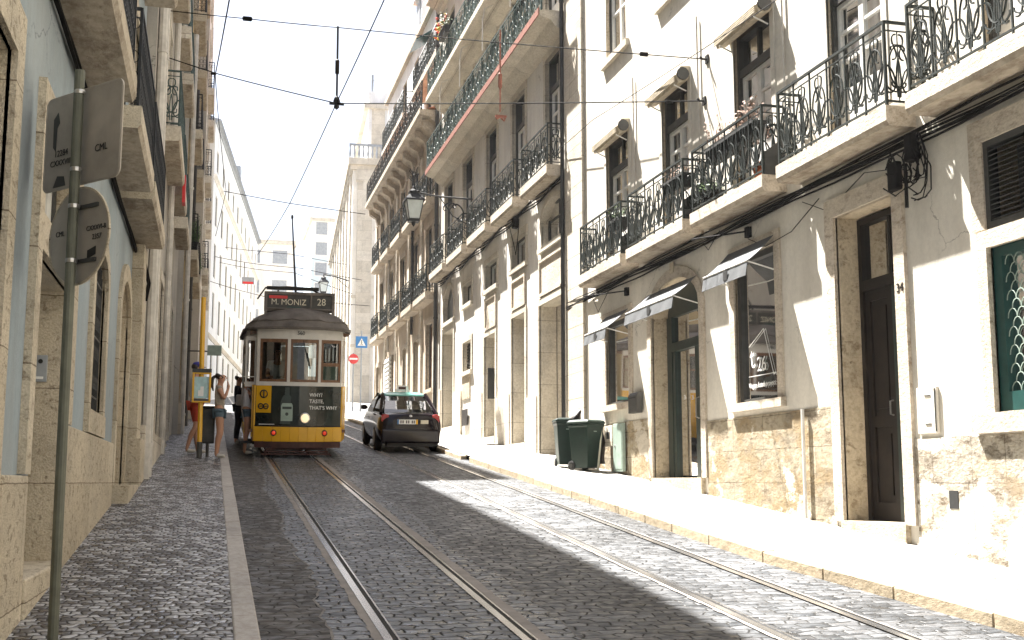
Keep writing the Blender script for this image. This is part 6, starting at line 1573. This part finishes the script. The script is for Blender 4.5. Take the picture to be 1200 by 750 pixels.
def person(label, loc, rz, J, top, bottom, hair, shoes='shoe', female=True, sleeves=.5, shorts='short', cap=None, ponytail=False, group=None):
    """J: joint positions, facing +y before rotation. feet at z=0"""
    t = thing('person', label, 'person', loc, (0, 0, rz), group)
    w = .9 if female else 1.0
    rad = dict(pelvis=(.12 * w, .10), waist=(.105 * w, .085), chest=(.13 * w, .10), neckb=(.065, .06), neck=(.048,), head0=(.062, .075), head1=(.078, .092), head2=(.06, .075),
               hipL=(.085,), hipR=(.085,), kneeL=(.055,), kneeR=(.055,), calfL=(.052,), calfR=(.052,), ankL=(.034,), ankR=(.034,), heelL=(.036,), heelR=(.036,), toeL=(.032, .022), toeR=(.032, .022),
               shL=(.055,), shR=(.055,), elL=(.037,), elR=(.037,), wrL=(.025,), wrR=(.025,), palmL=(.034, .018), palmR=(.034, .018))
    js = {}
    for k, v in rad.items():
        if k in J: js[k] = (*J[k], *v)
    ed = [('pelvis', 'waist'), ('waist', 'chest'), ('chest', 'neckb'), ('neckb', 'neck'), ('neck', 'head0'), ('head0', 'head1'), ('head1', 'head2')]
    for s in 'LR':
        ed += [('pelvis', 'hip' + s), ('hip' + s, 'knee' + s), ('knee' + s, 'calf' + s), ('calf' + s, 'ank' + s), ('ank' + s, 'heel' + s), ('heel' + s, 'toe' + s), ('chest', 'sh' + s), ('sh' + s, 'el' + s), ('el' + s, 'wr' + s), ('wr' + s, 'palm' + s)]
    # fingers
    for s in 'LR':
        wv, pv = Vector(J['wr' + s]), Vector(J['palm' + s]); d = (pv - wv).normalized(); side = d.cross(Vector((0, 1, .2))).normalized(); curl = d.cross(side).normalized()
        for k, (off, ln) in enumerate(((-.027, .070), (-.009, .080), (.009, .075), (.026, .058))):
            a = pv + side * off + d * .015; m1 = a + d * ln * .55 + curl * .008; m2 = a + d * ln * .9 + curl * .03
            js[f'f{s}{k}a'] = (*a, .010); js[f'f{s}{k}b'] = (*m1, .0085); js[f'f{s}{k}c'] = (*m2, .007)
            ed += [('palm' + s, f'f{s}{k}a'), (f'f{s}{k}a', f'f{s}{k}b'), (f'f{s}{k}b', f'f{s}{k}c')]
        a = wv.lerp(pv, .5) + side * -.03; m1 = a + side * -.02 + d * .04
        js[f't{s}a'] = (*a, .011); js[f't{s}b'] = (*m1, .009); ed += [('wr' + s, f't{s}a'), (f't{s}a', f't{s}b')]
    body = skin_mesh('body', js, ed, 'skin', 2); body.parent = t
    # face
    H = Vector(J['head1']); fwd = (Vector(J.get('look', (H.x, H.y + 1, H.z))) - H).normalized(); rt = fwd.cross(Vector((0, 0, 1))).normalized(); upv = rt.cross(fwd)
    b = MB(); b.smooth = True
    c = H + fwd * .095 + upv * -.005; b.rings([[tuple(c + upv * .03 + rt * a * .006 + fwd * -.01) for a in (-1, 0, 1)], [tuple(c - upv * .02 + rt * a * .014 + fwd * (.018 if a == 0 else -.008)) for a in (-1, 0, 1)], [tuple(c - upv * .028 + rt * a * .01 - fwd * .01) for a in (-1, 0, 1)]])
    b.build('nose', 'skin', body, local=True)
    for s in (-1, 1): b = MB(); b.smooth = True; b.ball(tuple(H + rt * s * .078 - fwd * .01 - upv * .01), .022, 6, sx=.5, sz=1.3); b.build('ear', 'skin', body, local=True)
    for s in (-1, 1): b = MB(); b.ball(tuple(H + fwd * .083 + rt * s * .03 + upv * .015), .011, 5); b.build('eye', 'hair', body, local=True)
    b = MB(); b.ball(tuple(H + fwd * .085 - upv * .05), .018, 5, sz=.35); b.build('mouth', 'maroon', body, local=True)
    # clothes
    def grow(keys, edges, add, name, mat, over={}):
        g_ = {}
        for k in keys:
            r_ = rad[k] if k in rad else (.05,); r1 = r_[0] + add; r2 = (r_[1] if len(r_) > 1 else r_[0]) + add
            p = J[k]
            if k in over: p, r1, r2 = over[k]
            g_[k] = (*p, r1, r2)
        for k, v in over.items():
            if k not in g_: g_[k] = (*v[0], v[1], v[2])
        o = skin_mesh(name, g_, edges, mat, 2); o.parent = t; return o
    def lerp(a, c_, f): return tuple(Vector(J[a]).lerp(Vector(J[c_]), f))
    ov = {'hem': (lerp('pelvis', 'waist', -.15 if female else -.3), .125 * w, .105), 'slL': (lerp('shL', 'elL', sleeves), .048, .048), 'slR': (lerp('shR', 'elR', sleeves), .048, .048)}
    grow(['waist', 'chest', 'neckb', 'shL', 'shR'], [('hem', 'waist'), ('waist', 'chest'), ('chest', 'neckb'), ('chest', 'shL'), ('chest', 'shR'), ('shL', 'slL'), ('shR', 'slR')], .014, 'top', top, ov)
    f = {'short': .38, 'knee': .85, 'long': 1.0}[shorts]
    if shorts == 'long':
        grow(['pelvis', 'hipL', 'hipR', 'kneeL', 'kneeR', 'calfL', 'calfR', 'ankL', 'ankR'], [('pelvis', 'hipL'), ('pelvis', 'hipR'), ('hipL', 'kneeL'), ('kneeL', 'calfL'), ('calfL', 'ankL'), ('hipR', 'kneeR'), ('kneeR', 'calfR'), ('calfR', 'ankR')], .014, 'trousers', bottom)
    else:
        ov = {'lgL': (lerp('hipL', 'kneeL', f), .085 - .02 * f, .085 - .02 * f), 'lgR': (lerp('hipR', 'kneeR', f), .085 - .02 * f, .085 - .02 * f)}
        grow(['pelvis', 'hipL', 'hipR'], [('pelvis', 'hipL'), ('pelvis', 'hipR'), ('hipL', 'lgL'), ('hipR', 'lgR')], .014, 'shorts', bottom, ov)
    # shoes
    for s in 'LR':
        hp, tp = Vector(J['heel' + s]), Vector(J['toe' + s])
        o = skin_mesh('shoe', {'h': (hp.x, hp.y, hp.z - .0, .045, .045), 'm': (*hp.lerp(tp, .5), .045, .04), 't': (*tp, .042, .032)}, [('h', 'm'), ('m', 't')], shoes, 2); o.parent = t
    # hair
    hj = {'a': (*(H + upv * .050 - fwd * .004), .098, .108), 'b': (*(H - fwd * .032 + upv * .01), .100, .105), 'c': (*(H - fwd * .045 - upv * .05), .075, .075)}
    he = [('a', 'b'), ('b', 'c')]
    o = skin_mesh('hair', hj, he, hair, 2); o.parent = t
    if ponytail:
        o = skin_mesh('ponytail', {'a': (*(H - fwd * .10 + upv * .03), .03, .03), 'b': (*(H - fwd * .16 - upv * .02), .036, .036), 'c': (*(H - fwd * .17 - upv * .14), .034, .034), 'd': (*(H - fwd * .14 - upv * .26), .012, .012)}, [('a', 'b'), ('b', 'c'), ('c', 'd')], hair, 2); o.parent = t
    if cap:
        b = MB(); b.smooth = True
        b.lathe([(.092, .0), (.094, .03), (.075, .07), (.03, .092), (.001, .096)], tuple(H + upv * .035), 14, sx=.92, sy=1.08)
        b.rings([[tuple(H + upv * .04 + rt * a * .07 + fwd * .06) for a in (-1, -.5, .5, 1)], [tuple(H + upv * .03 + rt * a * .06 + fwd * (.15 if abs(a) > .6 else .17)) for a in (-1, -.5, .5, 1)]], False, False)
        b.build('cap', cap, t, local=True)
    return t
h = 1.0
def stand(over={}, H=1.60):
    k = H / 1.66
    J = dict(pelvis=(0, 0, .93), waist=(0, .0, 1.06), chest=(0, -.01, 1.26), neckb=(0, -.015, 1.38), neck=(0, .0, 1.44), head0=(0, .015, 1.50), head1=(0, .012, 1.56), head2=(0, .0, 1.61),
             hipL=(-.085, 0, .86), hipR=(.085, 0, .86), kneeL=(-.08, .02, .48), kneeR=(.08, .02, .48), calfL=(-.08, -.01, .36), calfR=(.08, -.01, .36), ankL=(-.08, -.03, .10), ankR=(.08, -.03, .10), heelL=(-.08, -.035, .045), heelR=(.08, -.035, .045), toeL=(-.095, .13, .035), toeR=(.095, .13, .035),
             shL=(-.17, -.01, 1.33), shR=(.17, -.01, 1.33), elL=(-.21, -.02, 1.07), elR=(.21, -.02, 1.07), wrL=(-.21, .05, .86), wrR=(.21, .05, .86), palmL=(-.205, .075, .80), palmR=(.205, .075, .80))
    J.update(over)
    return {a: tuple(x * k for x in v) for a, v in J.items()}
gz = lambda x, y: G(y) + .10
J = stand({'elR': (.20, .10, 1.12), 'wrR': (.10, .16, 1.34), 'palmR': (.07, .16, 1.40), 'elL': (-.20, -.04, 1.08), 'wrL': (-.19, .04, .87), 'palmL': (-.185, .06, .81), 'toeR': (.10, .14, .035), 'look': (-.0, 1, 1.57), 'kneeL': (-.07, .03, .48)})
person('woman with a dark ponytail, grey beige sleeveless top and denim shorts, waiting beside the tram', (.13, 22.7, gz(0, 22.7)), R(-95), J, 'top', 'denim', 'hair', female=True, sleeves=.12, ponytail=True)
J = stand({'hipL': (-.09, 0, .88), 'kneeL': (-.10, .08, .48), 'ankL': (-.10, .10, .10), 'heelL': (-.10, .10, .045), 'toeL': (-.12, .27, .035), 'calfL': (-.10, .06, .34), 'ankR': (.10, -.16, .10), 'calfR': (.10, -.09, .34), 'heelR': (.10, -.17, .045), 'toeR': (.12, -.0, .035), 'kneeR': (.10, -.01, .48), 'look': (0, 1, 1.5), 'wrL': (-.23, .1, .9), 'palmL': (-.22, .14, .85)}, 1.78)
person('man in red shorts, white t-shirt and dark blue cap, standing behind the yellow stop pole', (-.33, 24.0, gz(0, 24)), R(-70), J, 'tshirt', 'redsh', 'hair', female=False, sleeves=.6, shorts='knee', cap='capblue')
J = stand({'hipL': (-.08, .04, .90), 'kneeL': (-.08, .24, .72), 'calfL': (-.08, .22, .58), 'ankL': (-.08, .16, .38), 'heelL': (-.08, .15, .33), 'toeL': (-.09, .31, .32), 'elR': (.2, .12, 1.2), 'wrR': (.16, .3, 1.38), 'palmR': (.15, .35, 1.43), 'look': (0, 1, 1.5)}, 1.62)
person('passenger in a pale top and dark shorts stepping up into the tram door', (.68, 24.98, G(24.98) + .02), R(-80), J, 'tshirt', 'denim', 'hair', female=True, sleeves=.5)
J = stand({'elR': (.2, .12, 1.05), 'wrR': (.12, .25, 1.1), 'palmR': (.1, .3, 1.12)}, 1.66)
person('dark-dressed person with a bag queuing behind the woman at the tram door', (.60, 29.2, G(29.2)), R(-100), J, 'darkcloth', 'darkcloth', 'hair', female=True, sleeves=.9, shorts='long', shoes='shoe')
bag = thing('shoulder_bag', 'pale shoulder bag on the arm of the dark-dressed person in the queue', 'bag', (.66, 28.95, G(29) + .92))
b = MB(); b.box(-.12, .12, -.05, .05, 0, .26); bevel(b.build('bag_body', 'tshirt', bag, local=True), .03, 3); b = MB(); b.tube([(-.1, 0, .25), (-.06, 0, .42), (.06, 0, .42), (.1, 0, .25)], .012, 5); b.build('strap', 'dframe', bag, local=True)
# driver inside the tram
J = stand({'elR': (.22, .16, 1.05), 'wrR': (.16, .34, 1.02), 'palmR': (.15, .39, 1.01), 'elL': (-.2, .14, 1.05), 'wrL': (-.1, .32, 1.0), 'palmL': (-.08, .37, 1.0), 'look': (0, 1, 1.5)}, 1.68)
v = Matrix.Rotation(PITCH, 3, 'X') @ Vector((-.40, .98, .57)) + tram.location
person('tram driver in a pale shirt standing behind the left front window', tuple(v), R(180), J, 'tshirt', 'darkcloth', 'hair', female=False, sleeves=.6, shorts='long')
